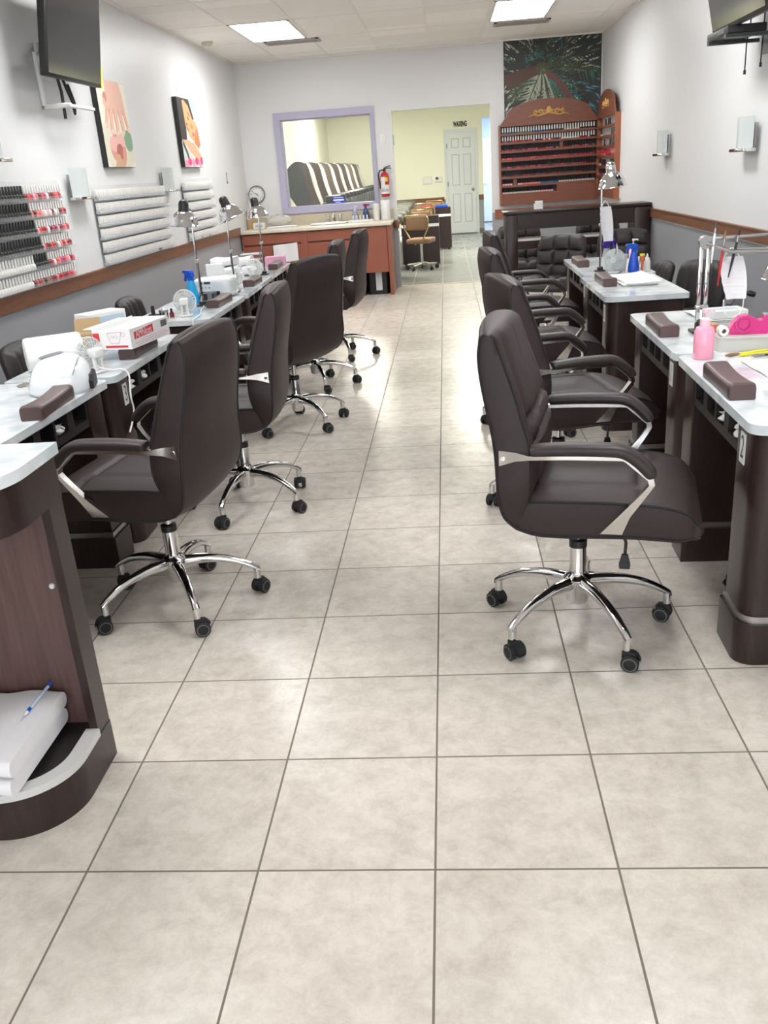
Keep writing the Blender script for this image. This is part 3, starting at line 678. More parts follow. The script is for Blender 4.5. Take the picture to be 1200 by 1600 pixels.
ar.location = (-1.375, 1.46, ZT); ar.rotation_euler = (0, 0, math.radians(4))
for x, y, d, lb in ((-1.385, 2.50, 0, 'brown vinyl cushion under the red and white box'),
                    (-1.375, 4.06, -2, 'brown vinyl cushion before the white box shaped nail dryer'),
                    (-1.372, 5.08, 0, 'brown vinyl cushion before the heap of white towels'),
                    (-1.41, 6.24, 2, 'brown vinyl cushion before the pink box'),
                    (0.957, 1.27, -2, 'brown vinyl cushion in front of the pink lotion bottle, on the plate 2 desk'),
                    (0.985, 2.31, -2, 'brown vinyl cushion behind the pink lotion bottle, on the plate 1 desk'),
                    (1.02, 3.93, 0, 'brown vinyl cushion beside the folded paper towels'),
                    (1.02, 4.98, 0, 'brown vinyl cushion on the last desk before the dark bar')):
    dup(ar, lb, (x, y, ZT), math.radians(d), AG)

# ------------------------------------------------------------------ curved reception stand, front left
t = thing('reception_stand', 'dark wood stand with curved marble top and a low open shelf', 'reception stand', (0, 0, 0))
def qplan(off, y1=0.45, x0=-1.75):                    # plan outline grown by off
    r = 0.17 + off; cx, cy = -1.07, 0.275; out = [(x0, y1)]
    out.append((x0, cy - r))
    for i in range(15):
        a = -PI / 2 + PI / 2 * i / 14; out.append((cx + r * math.cos(a), cy + r * math.sin(a)))
    out.append((cx + r, y1)); return out
b = MB(); b.prism(qplan(0.010, 0.46), 'z', 0.882, 0.91); b.build('marble_top', 'marble', t, 30)
def band(off, off2, z0, z1, name, m, y1=0.45):
    A = qplan(off, y1)[1:]; B_ = qplan(off2, y1)[1:]; b = MB(); n = len(A)
    vs = [(p[0], p[1], z) for z in (z0, z1) for p in A] + [(p[0], p[1], z) for z in (z0, z1) for p in B_]
    fs = []
    for i in range(n - 1): fs += [(i, i + 1, n + i + 1, n + i), (2 * n + i, 3 * n + i, 3 * n + i + 1, 2 * n + i + 1), (i, 2 * n + i, 2 * n + i + 1, i + 1), (n + i, n + i + 1, 3 * n + i + 1, 3 * n + i)]
    fs += [(0, n, 3 * n, 2 * n), (n - 1, 3 * n - 1, 4 * n - 1, 2 * n - 1)[::1]]
    b.add(vs, fs); return b.build(name, m, t, 30)
band(0.0, -0.02, 0.77, 0.882, 'curved_apron', 'wood')
b = MB(); b.prism(qplan(0.0), 'z', 0.0, 0.112); b.build('plinth', 'wood', t, 30)
band(0.002, -0.035, 0.112, 0.134, 'pale_edge_band', 'marblee', 0.375)
b = MB(); b.prism(qplan(-0.035, 0.43), 'z', 0.112, 0.124); b.build('shelf', 'woodin', t, 30)
b = MB(); b.box(-1.75, -0.925, 0.42, 0.445, 0.112, 0.882); bp_ = b.build('back_panel', 'woodl', t, 0)
b = MB(); b.prism([(0.375, 0.112), (0.45, 0.112), (0.45, 0.882), (0.375, 0.882), (0.375, 0.80)], 'x', -0.925, -0.902); b.build('side_post', 'wood', t, 0)
b = MB(); b.sphere((-0.962, 0.419, 0.54), 0.008); b.build('screw_cap', 'white', bp_)
o = MB()
def soft(p):
    p.z += 0.004 * math.sin(p.x * 40) + 0.005 * math.sin(p.y * 23 + 1); p.x += 0.003 * math.sin(p.y * 31); return p
def pad(name, x0, x1, y0, y1, z0, z1, m, label, cat, grp=None):
    b = MB(); n = 24; prof = rrect(y0, y1, z0, z1, min(0.02, (z1 - z0) * 0.45), 5); mm = len(prof); vs = []
    for i in range(n):
        k = i / (n - 1); x = x0 + (x1 - x0) * k
        for (y, z) in prof: vs.append(tuple(soft(Vector((x, y, z)))))
    fs = [(a * mm + i, a * mm + (i + 1) % mm, (a + 1) * mm + (i + 1) % mm, (a + 1) * mm + i) for a in range(n - 1) for i in range(mm)] + [tuple(range(mm))[::-1], tuple((n - 1) * mm + i for i in range(mm))]
    b.add(vs, fs); o = b.build(name, m, None, 50); return tag(o, label, cat, grp)
pad('folded_towel', -1.36, -0.995, 0.075, 0.41, 0.148, 0.194, 'cloth', 'lower folded white towel on the low shelf of the stand', 'towel', 'white towels on the stand')
pad('folded_towel', -1.38, -0.985, 0.075, 0.405, 0.203, 0.248, 'cloth', 'upper folded white towel on the stand, under the blue pen', 'towel', 'white towels on the stand')
t = thing('pen', 'clear blue tipped ballpoint pen on the folded white towels', 'pen', (-1.02, 0.33, 0.262), math.radians(88)); b = MB(); b.cyl((-0.06, 0, 0), (0.06, 0, 0), 0.004, n=10); b.build('barrel', 'bluebox', t)
b = MB(); b.cyl((-0.075, 0, 0), (-0.06, 0, 0), 0.0018, 0.0045, n=10); b.build('tip', 'white', t); b = MB(); b.cyl((0.055, 0, 0), (0.075, 0, 0), 0.0045, n=10); b.build('cap', 'blue', t); b = MB(); b.cyl((-0.061, 0, 0), (-0.045, 0, 0), 0.0045, n=10); b.build('grip', 'blue', t)

# ------------------------------------------------------------------ dark bar across the right rear
t = thing('dark_bar', 'long dark wood bar table before the arched polish displays', 'bar table', (0, 0, 0))
b = MB(); b.rbox(0.64, 2.06, 7.53, 7.90, 0.99, 1.02, 0.006, 2); b.build('top', 'wood', t, 30)
b = MB(); b.box(0.78, 1.90, 7.553, 7.573, 0.845, 0.99); b.build('front_panel', 'wood', t, 0)
for x0, x1 in ((0.66, 0.78), (1.90, 2.055)):
    b = MB(); b.rbox(x0, x1, 7.55, 7.88, 0.0, 0.99, 0.012, 2); b.build('leg', 'wood', t, 30)
b = MB(); b.box(0.78, 1.90, 7.57, 7.87, 0.66, 0.735); sh = b.build('shelf', 'wood', t, 0)
b = MB(); b.box(0.78, 1.90, 7.562, 7.8, 0.735, 0.757); b.build('pale_shelf_edge', 'marblee', sh, 0)
t = thing('card_holder', 'small white card holder on top of the dark bar', 'card holder', (0.995, 7.72, 1.0205)); b = MB(); b.box(-.045, .045, -.03, .03, 0, .006); b.box(-.045, -.005, -.02, -.012, .006, .055); b.build('holder', 'white', t, 0)
b = MB(); b.box(-.03, .045, -.008, .016, .006, .075); b.build('card', 'whitem', t, 0)

# ------------------------------------------------------------------ orange-brown washing counter at the back left
CY0 = 9.87
t = thing('wash_cabinet', 'orange brown base cabinet under the cream countertop', 'cabinet', (0, 0, 0))
b = MB(); b.box(-2.5, -0.99, CY0 + 0.02, 10.61, 0.10, 0.845); b.box(-2.5, -0.99, CY0 + 0.07, 10.61, 0, 0.10); b.box(-0.66, -0.615, CY0, 10.61, 0, 0.845); b.box(-0.99, -0.66, CY0 + 0.6, 10.6, 0.0, 0.845); b.build('carcass', 'cabd', t, 0)
for x0, x1 in ((-2.48, -1.745), (-1.665, -0.985)):
    b = MB(); b.rbox(x0, x1, CY0, CY0 + 0.02, 0.715, 0.835, 0.004, 1); b.build('drawer_front', 'cab', t, 0)
    xm = (x0 + x1) / 2
    for a, c in ((x0, xm - 0.01), (xm + 0.01, x1)):
        b = MB(); b.rbox(a, c, CY0, CY0 + 0.02, 0.13, 0.695, 0.004, 1); b.box(a + 0.06, c - 0.06, CY0 - 0.004, CY0, 0.20, 0.63); b.build('door', 'cab', t, 0)
for a, c in ((-1.745, -1.665), (-2.5, -2.48)): b = MB(); b.box(a, c, CY0 + 0.004, CY0 + 0.02, 0.10, 0.845); b.build('stile', 'cab', t, 0)
b = MB(); b.rbox(-0.975, -0.665, CY0, CY0 + 0.02, 0.285, 0.84, 0.003, 1); b.build('flap_door', 'cab', t, 0)
b = MB(); b.box(-0.66, -0.612, CY0 - 0.004, CY0 + 0.02, 0.0, 0.845); b.build('end_post', 'cab', t, 0)
t = thing('countertop', 'cream washing countertop with backsplash under the lavender window', 'countertop', (0, 0, 0))
b = MB(); b.rbox(-2.515, -0.60, CY0 - 0.03, 10.625, 0.847, 0.887, 0.008, 2); b.build('slab', 'ctop', t, 30)
b = MB(); b.box(-2.515, -0.60, 10.59, 10.625, 0.887, 1.01); b.build('backsplash', 'ctops', t, 0)
b = MB(); b.lathe([(0.20, 0.0), (0.215, 0.012), (0.20, 0.018), (0.185, 0.012), (0.15, -0.001)], 28, (-1.42, 10.25, 0.8875), Matrix.Diagonal((1.15, 0.8, 1, 1))); b.build('basin_rim', 'pedw', t)
t = thing('faucet', 'chrome two handle faucet on the cream countertop', 'faucet', (-1.38, 10.50, 0.8875))
b = MB(); b.rbox(-.11, .11, -.03, .03, 0, .02, .008); b.build('base_plate', 'chrome', t)
b = MB(); b.tube([(0, 0, .02), (0, 0, .09), (0, -.05, .115), (0, -.12, .085)], 0.014); b.build('spout', 'chrome', t)
for s in (-1, 1): b = MB(); b.lathe([(.025, .02), (.018, .05), (.024, .06), (.024, .085), (.012, .095), (0, .096)], 14, (s * .08, 0, 0)); b.tube([(s * .08, 0, .09), (s * .12, -.02, .108)], .006); b.build('handle', 'chrome', t)
t = thing('waste_bin', 'black bin with a white liner strip in the gap under the cabinet flap', 'bin', (-0.82, CY0 + 0.25, 0)); b = MB(); b.prism(rrect(-.13, .13, -.13, .13, .03), 'z', 0, .40); b.build('bucket', 'black', t)
b = MB(); b.rbox(-.03, .05, -.135, -.13, .05, .38, .002, 1); b.build('liner', 'cloth', t)
o = MB(); o.grid(lambda u, v: (-2.11 + u * 0.31, CY0 - 0.012 - 0.006 * math.sin(u * 9) - 0.004 * v, 0.695 + 0.02 * u - v * 0.215 + 0.004 * math.sin(u * 7)), 16, 8); o.grid(lambda u, v: (-2.11 + u * 0.31, CY0 - 0.006, 0.695 + 0.02 * u - v * 0.21), 8, 4)
tag(o.build('hanging_towel', 'cloth', None, 60), 'white towel hanging on the front of the orange brown cabinet', 'towel')
# ------------------------------------------------------------------ wall racks of polish
def acrylic_rack(label, y0, y1, z0, z1, rows, group, tiltx=0.0):
    t = thing('acrylic_polish_rack', label, 'wall rack', (LX, (y0 + y1) / 2, z0), 0, group); h = (y1 - y0) / 2; H = z1 - z0; p = H / rows
    b = MB(); b.box(0.002, 0.006, -h, h, 0, H + 0.02); b.build('back_panel', 'acry', t, 0)
    for k in range(rows):
        z = k * p
        b = MB(); b.box(0.006, 0.058, -h, h, z, z + 0.004); b.box(0.054, 0.058, -h, h, z + 0.004, z + 0.022); b.build('shelf', 'acry', t, 0)
    for s in (-1, 1): b = MB(); b.prism([(0.006, 0), (0.058, 0), (0.058, 0.02), (0.006, p)], 'y', s * h - 0.002, s * h + 0.002); b.build('end_plate', 'acry', t, 0)
    return [z0 + k * p + 0.0045 for k in range(rows)]
MESHC = {}
def bottle_mesh(cap, body, kind='round'):
    k = (cap, body, kind)
    if k not in MESHC:
        b = MB()
        if kind == 'round': b.lathe([(0.0, 0), (0.0145, 0), (0.016, 0.003), (0.016, 0.028), (0.012, 0.036), (0.006, 0.039), (0.006, 0.042), (0, 0.042)], 12)
        else: b.rbox(-.016, .016, -.015, .015, 0, .036, .005, 1); b.lathe([(0.007, .036), (.007, .042)], 8)
        m1 = b.mesh('nail_polish_body', body)
        c = MB(); c.lathe([(0.0085, 0.040), (0.0085, 0.044), (0.0075, 0.085), (0.006, 0.087), (0, 0.087)], 10)
        MESHC[k] = (m1, c.mesh('cap', cap))
    return MESHC[k]
def polish(x, y, z, cap, body, label, group, kind='round', sc_=1.0):
    m1, m2 = bottle_mesh(cap, body, kind)
    o = bpy.data.objects.new('nail_polish_bottle', m1); COL.objects.link(o); o.location = (x, y, z); o.scale = (1, 1, sc_); tag(o, label, 'nail polish', group)
    c = bpy.data.objects.new('cap', m2); COL.objects.link(c); c.parent = o
    return o
ORD = ['lowest', 'second lowest', 'third lowest', 'fourth lowest', 'second from top', 'top']
zs = acrylic_rack('clear acrylic wall rack holding black and white capped polishes', 3.28, 4.60, 0.945, 1.55, 6, 'acrylic polish racks')
# black capped bottles look like solid black two-part columns, white capped ones show coloured bodies
rnd = random.Random(3)
for k, z in enumerate(zs):
    yb = {5: 3.98, 4: 4.02, 3: 4.06, 2: 4.10}.get(k)
    y = 3.32; i = 0
    while y < 4.585:
        if yb: dark = y < yb
        elif k == 1: dark = 3.95 < y < 4.14
        else: dark = False
        if dark: polish(LX + 0.033, y, z, 'capb', 'capb', 'black polish bottle on the %s shelf of the rack with coloured polishes' % ORD[k], 'black polishes on the %s shelf of the coloured rack' % ORD[k], 'sq')
        else:
            pale = (k == 1 and y < 3.95) or (k == 0 and y < 3.86)
            c = 'capw' if pale or rnd.random() < 0.15 else 'pol%d' % rnd.choice([0, 0, 1, 1, 2, 3, 4, 4, 5, 6, 7, 8, 9 if k == 4 else 6, 10 if k == 3 else 13, 11, 12, 13])
            polish(LX + 0.033, y, z, 'capw', c, 'white capped %s polish on the %s shelf of the rack with black polishes' % ('pale' if c == 'capw' else 'coloured', ORD[k]), 'white capped %s polishes on the %s shelf of the coloured rack' % ('pale' if c == 'capw' else 'coloured', ORD[k]))
        y += 0.0385; i += 1
def jar_mesh(low='lab'):
    k = ('jar', low)
    if k not in MESHC:
        b = MB(); b.rbox(-.018, .018, -.0215, .0215, 0, .022, .003, 1, 0); m1 = b.mesh('gel_body', low)
        c = MB(); c.rbox(-.014, .014, -.0205, .0205, .022, .078, .005, 2); MESHC[k] = (m1, c.mesh('cap', 'capw'))
    return MESHC[k]
def jars(y0, y1, zs, where, skip=()):
    for k, z in enumerate(zs):
        y = y0 + 0.03
        while y < y1 - 0.03:
            i = round((y - y0) / 0.046)
            m1, m2 = jar_mesh('black' if (k, i) in skip else 'lab')
            o = bpy.data.objects.new('gel_polish_bottle', m1); COL.objects.link(o); o.location = (LX + 0.033, y, z)
            dk = (k, i) in skip
            tag(o, '%s gel bottle on the %s shelf of %s' % ('black based' if dk else 'all white', ORD[k], where), 'nail polish', ('dark' if dk else 'white') + ' gel polishes on the %s shelf of %s' % (ORD[k], where))
            c = bpy.data.objects.new('cap', m2); COL.objects.link(c); c.parent = o
            y += 0.046
zs = acrylic_rack('long clear acrylic wall rack full of white gel bottles, below the hand canvas', 5.16, 6.92, 0.945, 1.50, 6, 'acrylic polish racks')
jars(5.16, 6.92, zs, 'the long white gel rack', {(0, 28), (0, 29)})
zs = acrylic_rack('short clear acrylic wall rack of white gel bottles, below the face canvas', 7.52, 8.66, 0.945, 1.52, 6, 'acrylic polish racks')
jars(7.52, 8.66, zs, 'the short white gel rack', {(0, 9), (0, 16), (3, 0), (3, 1), (3, 2)})

# ------------------------------------------------------------------ arched wooden polish displays
def display(label, W, z0, z1, rows, loc, rz, group, back, peak):
    """front faces local -Y, base at local z = 0; x across"""
    t = thing('polish_display', label, 'display shelf', loc, rz, group); h = W / 2; H = z1 - z0; d = 0.075
    arch = [(-h, 0)]
    sx = h * 0.84
    arch += [(-sx, (peak) * 0.42)] + [(sx * math.cos(a), peak * 0.42 + peak * 0.58 * math.sin(a)) for a in [PI - PI * i / 20 for i in range(21)]][1:-1] + [(sx, peak * 0.42), (h, 0)]
    b = MB(); b.box(-h, h, -0.012, 0, 0, H + 0.02); b.build('back_panel', back, t, 0)
    b = MB(); b.prism([(p[0], H + p[1] * 0.97) for p in arch], 'y', -d - 0.004, -d + 0.014)
    hd = b.build('arched_header', 'disp', t, 0)
    b = MB(); y = -d - 0.008; s = min(1, W / 0.9); cz = H + peak * 0.48       # carved scroll ornament
    for sg in (-1, 1):
        for (cx, r, turns, ph) in ((0.10, 0.034, 1.5, 0), (0.17, 0.028, 1.4, 1.2), (0.055, 0.03, 1.3, 2.2)):
            b.tube([(sg * s * (cx + (r * (1 - 0.62 * u / 14)) * math.cos(ph + turns * PI * u / 7)), y, cz + (r * (1 - 0.62 * u / 14)) * math.sin(ph + turns * PI * u / 7) * 0.85) for u in range(15)], 0.0085, 6)
        b.tube([(sg * s * 0.02, y, cz - .02), (sg * s * 0.12, y, cz - 0.045), (sg * s * 0.20, y, cz - 0.03), (sg * s * 0.25, y, cz - 0.05)], [0.012, 0.012, 0.009, 0.003], 6)
    b.sphere((0, y, cz + 0.015), 0.04, 0.8, 0.3, 1.1, 12); b.build('carved_ornament', 'orn', hd, 60)
    for s in (-1, 1): b = MB(); b.box(s * h - (0.022 if s > 0 else 0), s * h + (0.022 if s < 0 else 0), -d, -0.012, 0, H + 0.02); b.build('side_panel', 'dispe', t, 0)
    zb = 0.115; p = (H - zb) / rows; out = []
    for k in range(rows):
        z = zb + k * p; b = MB(); b.box(-h + 0.022, h - 0.022, -d + 0.004, -0.012, z, z + 0.008); b.box(-h + 0.022, h - 0.022, -d, -d + 0.008, z - 0.004, z + 0.022); b.build('shelf', 'disp', t, 0); out.append(z + 0.009)
    b = MB(); b.box(-h + 0.022, h - 0.022, -d - 0.002, -d + 0.012, 0, zb - 0.004); b.build('base_panel', 'disp', t, 0)
    return t, out, p
DG2 = 'arched wooden polish displays'
dc = ((0.785 + 2.035) / 2)
dt, dz, dp = display('wide arched wooden polish display on the back wall below the palm poster', 1.25, 0.955, 1.885, 8, (dc, BY - 0.013, 0.955), 0, DG2, 'dispi', 0.30)
b = MB(); b.box(0.10, 0.60, -0.072, -0.02, dz[0] + 0.0, dz[1] - 0.014); b.build('drawer_box', 'disp', dt, 0)
for (x, k) in ((0.155, 5), (-0.43, 1)): b = MB(); b.box(x - 0.02, x + 0.02, -0.071, -0.02, dz[k], dz[k] + 0.08); b.build('divider', 'disp', dt, 0)
SM = {}
def small_bottle(cap, body):
    k = (cap, body)
    if k not in SM:
        b = MB(); b.rbox(-.0135, .0135, -.011, .011, 0, .032, .004, 1, 0); b.lathe([(.0095, .030), (.0085, .083), (0, .084)], 8, m=1); SM[k] = b.mesh('nail_polish_bottle', [body, cap])
    return SM[k]
DN = ['lowest', 'second lowest', 'third lowest', 'fourth lowest', 'fourth from top', 'third from top', 'second from top', 'top']
rowsc = {7: [('capw', c) for c in ('pol9', 'pol10', 'pol9', 'pol4', 'pol11', 'pol8')], 6: [('capw', c) for c in ('pol7', 'pol0', 'pol2', 'pol8', 'pol1')], 5: [('capb', c) for c in ('pol6', 'pol2', 'pol0', 'pol12')],
         4: [('capb', c) for c in ('pol1', 'pol1', 'pol5', 'pol0')], 3: [('capb', c) for c in ('pol0', 'pol6', 'pol2', 'pol4')], 2: [('capb', c) for c in ('pol2', 'pol4', 'pol8')],
         1: [('capb', c) for c in ('pol7', 'pol13', 'pol9', 'pol11', 'pol11')], 0: [('capb', c) for c in ('pol11', 'pol11', 'pol7')]}
rnd = random.Random(11); REST = []
for k in (7, 6, 5, 4, 3, 2, 1, 0):
    n = 36 if k else 20; pal = rowsc[k]
    for i in range(n):
        x = -0.575 + i * 0.0325
        if k == 0 and x > 0.085: break
        if (k == 5 and abs(x - 0.155) < 0.036) or (k == 1 and abs(x + 0.43) < 0.036): continue
        if k in (5, 3, 2) and rnd.random() < 0.06: continue
        j = min(int(i / n * len(pal)), len(pal) - 1) if k in (7, 1, 0) else rnd.randrange(len(pal))
        cap, body = pal[j]
        if k == 6 and 23 <= i <= 28: cap, body = 'capw', 'capw'
        if k < 5: REST.append((cap, body, dc + x, BY - 0.056, 0.955 + dz[k], 0)); continue
        o = bpy.data.objects.new('nail_polish_bottle', small_bottle(cap, body)); COL.objects.link(o); o.location = (dc + x, BY - 0.056, 0.955 + dz[k])
        w = 'white' if cap == 'capw' else 'black'
        tag(o, '%s capped %s bottle on the %s shelf of the wide arched display' % (w, 'white' if body == 'capw' else 'polish', DN[k]), 'nail polish', '%s capped %s bottles on the %s shelf of the wide display' % (w, 'white' if body == 'capw' else 'polish', DN[k]))
dt2, ez, ep = display('arched wooden polish display with a pale back, on the side wall', 1.25, 1.0, 1.89, 7, (RX - 0.001, 9.845, 1.0), -PI / 2, DG2, 'pedw', 0.30)
for k in range(7):
    for i in range(36):
        y = -0.575 + i * 0.0325
        if k in (6, 5, 4, 2) and not (i > 24 and k != 6): 
            if rnd.random() < (0.93 if k != 2 else 0.8): continue
        if k == 3 and i % 2 and rnd.random() < .3: continue
        body = rnd.choice(['pol1', 'pol3', 'pol7', 'pol0', 'pol4']) if k in (3, 1) else rnd.choice(['pol8', 'pol4', 'pol2', 'pol11'])
        REST.append(('capb' if k != 3 else 'pol1', body, RX - 0.044, 9.845 - y, 1.0 + ez[k], 1))

b = MB(); slots = []
for cap, body, x, y, z, side in REST:
    for n_ in (cap, body):
        if n_ not in slots: slots.append(n_)
    hx, hy = (.011, .0135) if side else (.0135, .011)
    b.box(x - hx, x + hx, y - hy, y + hy, z, z + .032, slots.index(body)); b.lathe([(.0095, .030), (.0085, .083), (0, .084)], 8, (x, y, z), m=slots.index(cap))
tag(b.build('nail_polish_bottles', slots, None, 40), 'many small polish bottles filling the lower shelves of the arched displays', 'nail polish', None, 'stuff')

# ------------------------------------------------------------------ palm poster
def palm_poster():
    x0, x1, z0, z1 = 0.865, 2.055, 1.93, 2.868; y = BY - 0.006
    b = MB(); b.box(x0, x1, y, BY - 0.0005, z0, z1, 0); W, H = x1 - x0, z1 - z0; r = random.Random(5)
    cx, cz = x0 + 0.40 * W, z0 + 0.63 * H; lay = [0]
    def poly(P, m):
        Q = []
        for (px_, pz_) in P: Q.append((min(max(px_, x0 + .003), x1 - .003), min(max(pz_, z0 + .003), z1 - .003)))
        lay[0] += 1; b.add([(p[0], y - 0.0006 - lay[0] * 1.5e-6, p[1]) for p in Q], [tuple(range(len(Q)))], m)
    for i in range(260):                                       # bright sky and water glimpsed between the leaves
        px_, pz_ = r.uniform(x0, x1), r.uniform(z0, z1); a = math.atan2(pz_ - cz, px_ - cx) + r.uniform(-.25, .25); l = r.uniform(.03, .12); w = r.uniform(.004, .014)
        m = 3 if pz_ < cz - .1 and px_ > cx + 0.42 else (4 if r.random() < .62 else 5)
        dx, dz = math.cos(a), math.sin(a); poly([(px_ - dz * w, pz_ + dx * w), (px_ + dx * l, pz_ + dz * l), (px_ + dz * w, pz_ - dx * w), (px_ - dx * l * .4, pz_ - dz * l * .4)], m)
    def frond(ang, L_, m, bend, den=34, ll=0.20):
        x, z, a = cx, cz, ang; P = []
        for i in range(den): P.append((x, z, a)); x += math.cos(a) * L_ / den; z += math.sin(a) * L_ / den; a += bend / den
        for i, (px_, pz_, a) in enumerate(P):
            if i < 3: continue
            k = math.sin(PI * min(1, (i + 3) / den)) ** 0.6
            for s in (-1, 1):
                q = a + s * r.uniform(.75, 1.15); l = ll * k * r.uniform(.7, 1.1); w = 0.0075
                dx, dz = math.cos(q), math.sin(q); mm = m if r.random() < .8 else r.choice([1, 2, 6])
                poly([(px_ - dz * w, pz_ + dx * w), (px_ + dx * l, pz_ + dz * l), (px_ + dz * w, pz_ - dx * w)], mm)
        for i in range(den - 1):
            p, q = P[i], P[i + 1]; w = 0.008 * (1 - i / den) + .002; dx, dz = math.cos(p[2]), math.sin(p[2])
            poly([(p[0] - dz * w, p[1] + dx * w), (q[0] - dz * w, q[1] + dx * w), (q[0] + dz * w, q[1] - dx * w), (p[0] + dz * w, p[1] - dx * w)], 7 if m != 2 else 6)
    for a, l, m, bd in ((2.75, .55, 1, .5), (3.2, .55, 1, .4), (2.2, .55, 1, .3), (1.65, .4, 1, .1), (1.25, .45, 1, -.2), (.75, .8, 1, -.3), (.35, .85, 1, -.35), (.05, .85, 6, -.5), (-.35, .8, 1, -.6), (3.7, .6, 6, .3), (4.2, .55, 5, .2), (4.9, .5, 5, .0), (5.3, .6, 6, -.2)): frond(a, l, m, bd)
    frond(-.75, .95, 2, -.25, 40, .22)
    def band(P, w0, w1, m):
        n = len(P) - 1
        for i in range(n):
            (ax, az), (bx, bz) = P[i], P[i + 1]; l = math.hypot(bx - ax, bz - az); dx, dz = (bx - ax) / l, (bz - az) / l; wa = w0 + (w1 - w0) * i / n; wb = w0 + (w1 - w0) * (i + 1) / n
            poly([(ax - dz * wa, az + dx * wa), (bx - dz * wb, bz + dx * wb), (bx + dz * wb, bz - dx * wb), (ax + dz * wa, az - dx * wa)], m)
    band([(cx, cz), (x0 + .2 * W, cz - .055), (x0 + .01, cz - .13)], .05, .085, 8)
    band([(cx, cz - .01), (cx + .2, cz - .16), (cx + .34, cz - .36), (cx + .42, z0 + .02)], .035, .045, 9)
    for k in range(5): band([(cx, cz), (cx + (-.05 + .035 * k), cz - .22), (cx + (-.11 + .07 * k), cz - .42)], .012, .006, 7 if k % 2 else 5)
    for k in range(7):
        a = 2 * PI * k / 7; poly([(cx, cz), (cx + .09 * math.cos(a), cz + .07 * math.sin(a)), (cx + .09 * math.cos(a + .7), cz + .07 * math.sin(a + .7))], 6)
    P = [mat('poster_shadow', (46, 50, 47), .5), mat('poster_dark_leaf', (38, 42, 38), .5), mat('poster_teal', (44, 128, 120), .5), mat('poster_blue', (86, 140, 158), .5), mat('poster_sky', (204, 208, 200), .5),
         mat('poster_pale_leaf', (166, 170, 146), .5), mat('poster_olive', (74, 84, 52), .5), mat('poster_rib', (60, 58, 40), .5), mat('poster_trunk', (84, 54, 40), .5), mat('poster_red_trunk', (104, 66, 62), .5)]
    tag(b.build('palm_poster', P, None, 0), 'palm tree poster above the wide arched display on the back wall', 'poster')
palm_poster()

# ------------------------------------------------------------------ canvases on the left wall
def flat_canvas(name, label, y0, y1, z0, z1, side, paint):
    t = thing(name, label, 'picture', (LX, (y0 + y1) / 2, (z0 + z1) / 2), 0); h, H = (y1 - y0) / 2, (z1 - z0) / 2
    b = MB(); b.box(0.001, 0.045, -h, h, -H, H); b.build('stretcher', side, t, 0)
    b = MB(); lay = [0]
    def poly(P, m):                                           # (u, v) in 0..1, u runs along +Y
        lay[0] += 1; b.add([(0.0455 + lay[0] * 2e-5, -h + min(max(u, .002), .998) * 2 * h, -H + min(max(v, .002), .998) * 2 * H) for u, v in P], [tuple(range(len(P)))], m)
    mats = paint(poly); b.build('printed_canvas', mats, t, 0); return t
def blob(cx, cy, rx, ry, n=20, a0=0, rot=0):
    c, s = math.cos(rot), math.sin(rot); return [(cx + rx * math.cos(a) * c - ry * math.sin(a) * s, cy + rx * math.cos(a) * s + ry * math.sin(a) * c) for a in [2 * PI * i / n for i in range(n)]]
def paint_hand(poly):
    poly([(0, 0), (1, 0), (1, 1), (0, 1)], 0)
    poly(blob(.5, .18, .55, .25), 1); poly(blob(.86, .32, .16, .13), 2); poly(blob(.2, .4, .25, .12), 1)
    poly(blob(.42, .22, .25, .17), 3); poly(blob(.30, .27, .14, .09), 4); poly(blob(.55, .30, .17, .10), 4); poly(blob(.5, .18, .13, .10), 5); poly(blob(.62, .13, .14, .07, rot=1), 3); poly([(.25, .0), (.6, .0), (.56, .14), (.36, .16)], 6); poly(blob(.52, .17, .05, .08), 5)
    poly([(.28, .86), (.30, .99), (.80, 1), (.86, .86), (.90, .66), (.78, .62), (.30, .62), (.22, .72)], 7)       # back of the hand
    for (u0, v0, u1, v1, w) in ((.28, .70, .16, .47, .055), (.38, .68, .33, .40, .062), (.53, .68, .53, .385, .066), (.68, .68, .74, .40, .062), (.82, .68, .93, .44, .052)):
        L_ = math.hypot(u1 - u0, v1 - v0); dx, dz = (u1 - u0) / L_, (v1 - v0) / L_
        poly([(u0 - dz * w * 1.1, v0 + dx * w), (u1 - dz * w * .8, v1 + dx * w * .8), (u1 + dx * .02, v1 + dz * .03), (u1 + dz * w * .8, v1 - dx * w * .8), (u0 + dz * w * 1.1, v0 - dx * w)], 7)
        poly([(u0 + dz * w * .75, v0), (u1 + dz * w * .5, v1 + .02), (u1 + dz * w * .82, v1 + .02), (u0 + dz * w * 1.1, v0)], 8)
        poly(blob(u1, v1 + .02, w * .5, .022), 9)
    poly(blob(.24, .80, .07, .06, rot=.6), 8); poly(blob(.20, .74, .05, .05), 4)
    return [mat('canvas_cream', (232, 226, 208), .6), mat('canvas_pale', (220, 214, 192), .6), mat('canvas_leaf', (128, 160, 130), .6), mat('canvas_rose', (214, 150, 138), .6), mat('canvas_rose_light', (230, 180, 170), .6),
            mat('canvas_rose_dark', (180, 104, 92), .6), mat('canvas_stem', (206, 164, 130), .6), mat('canvas_skin', (228, 182, 160), .6), mat('canvas_skin_shade', (196, 140, 118), .6), mat('canvas_nail', (240, 208, 198), .6)]
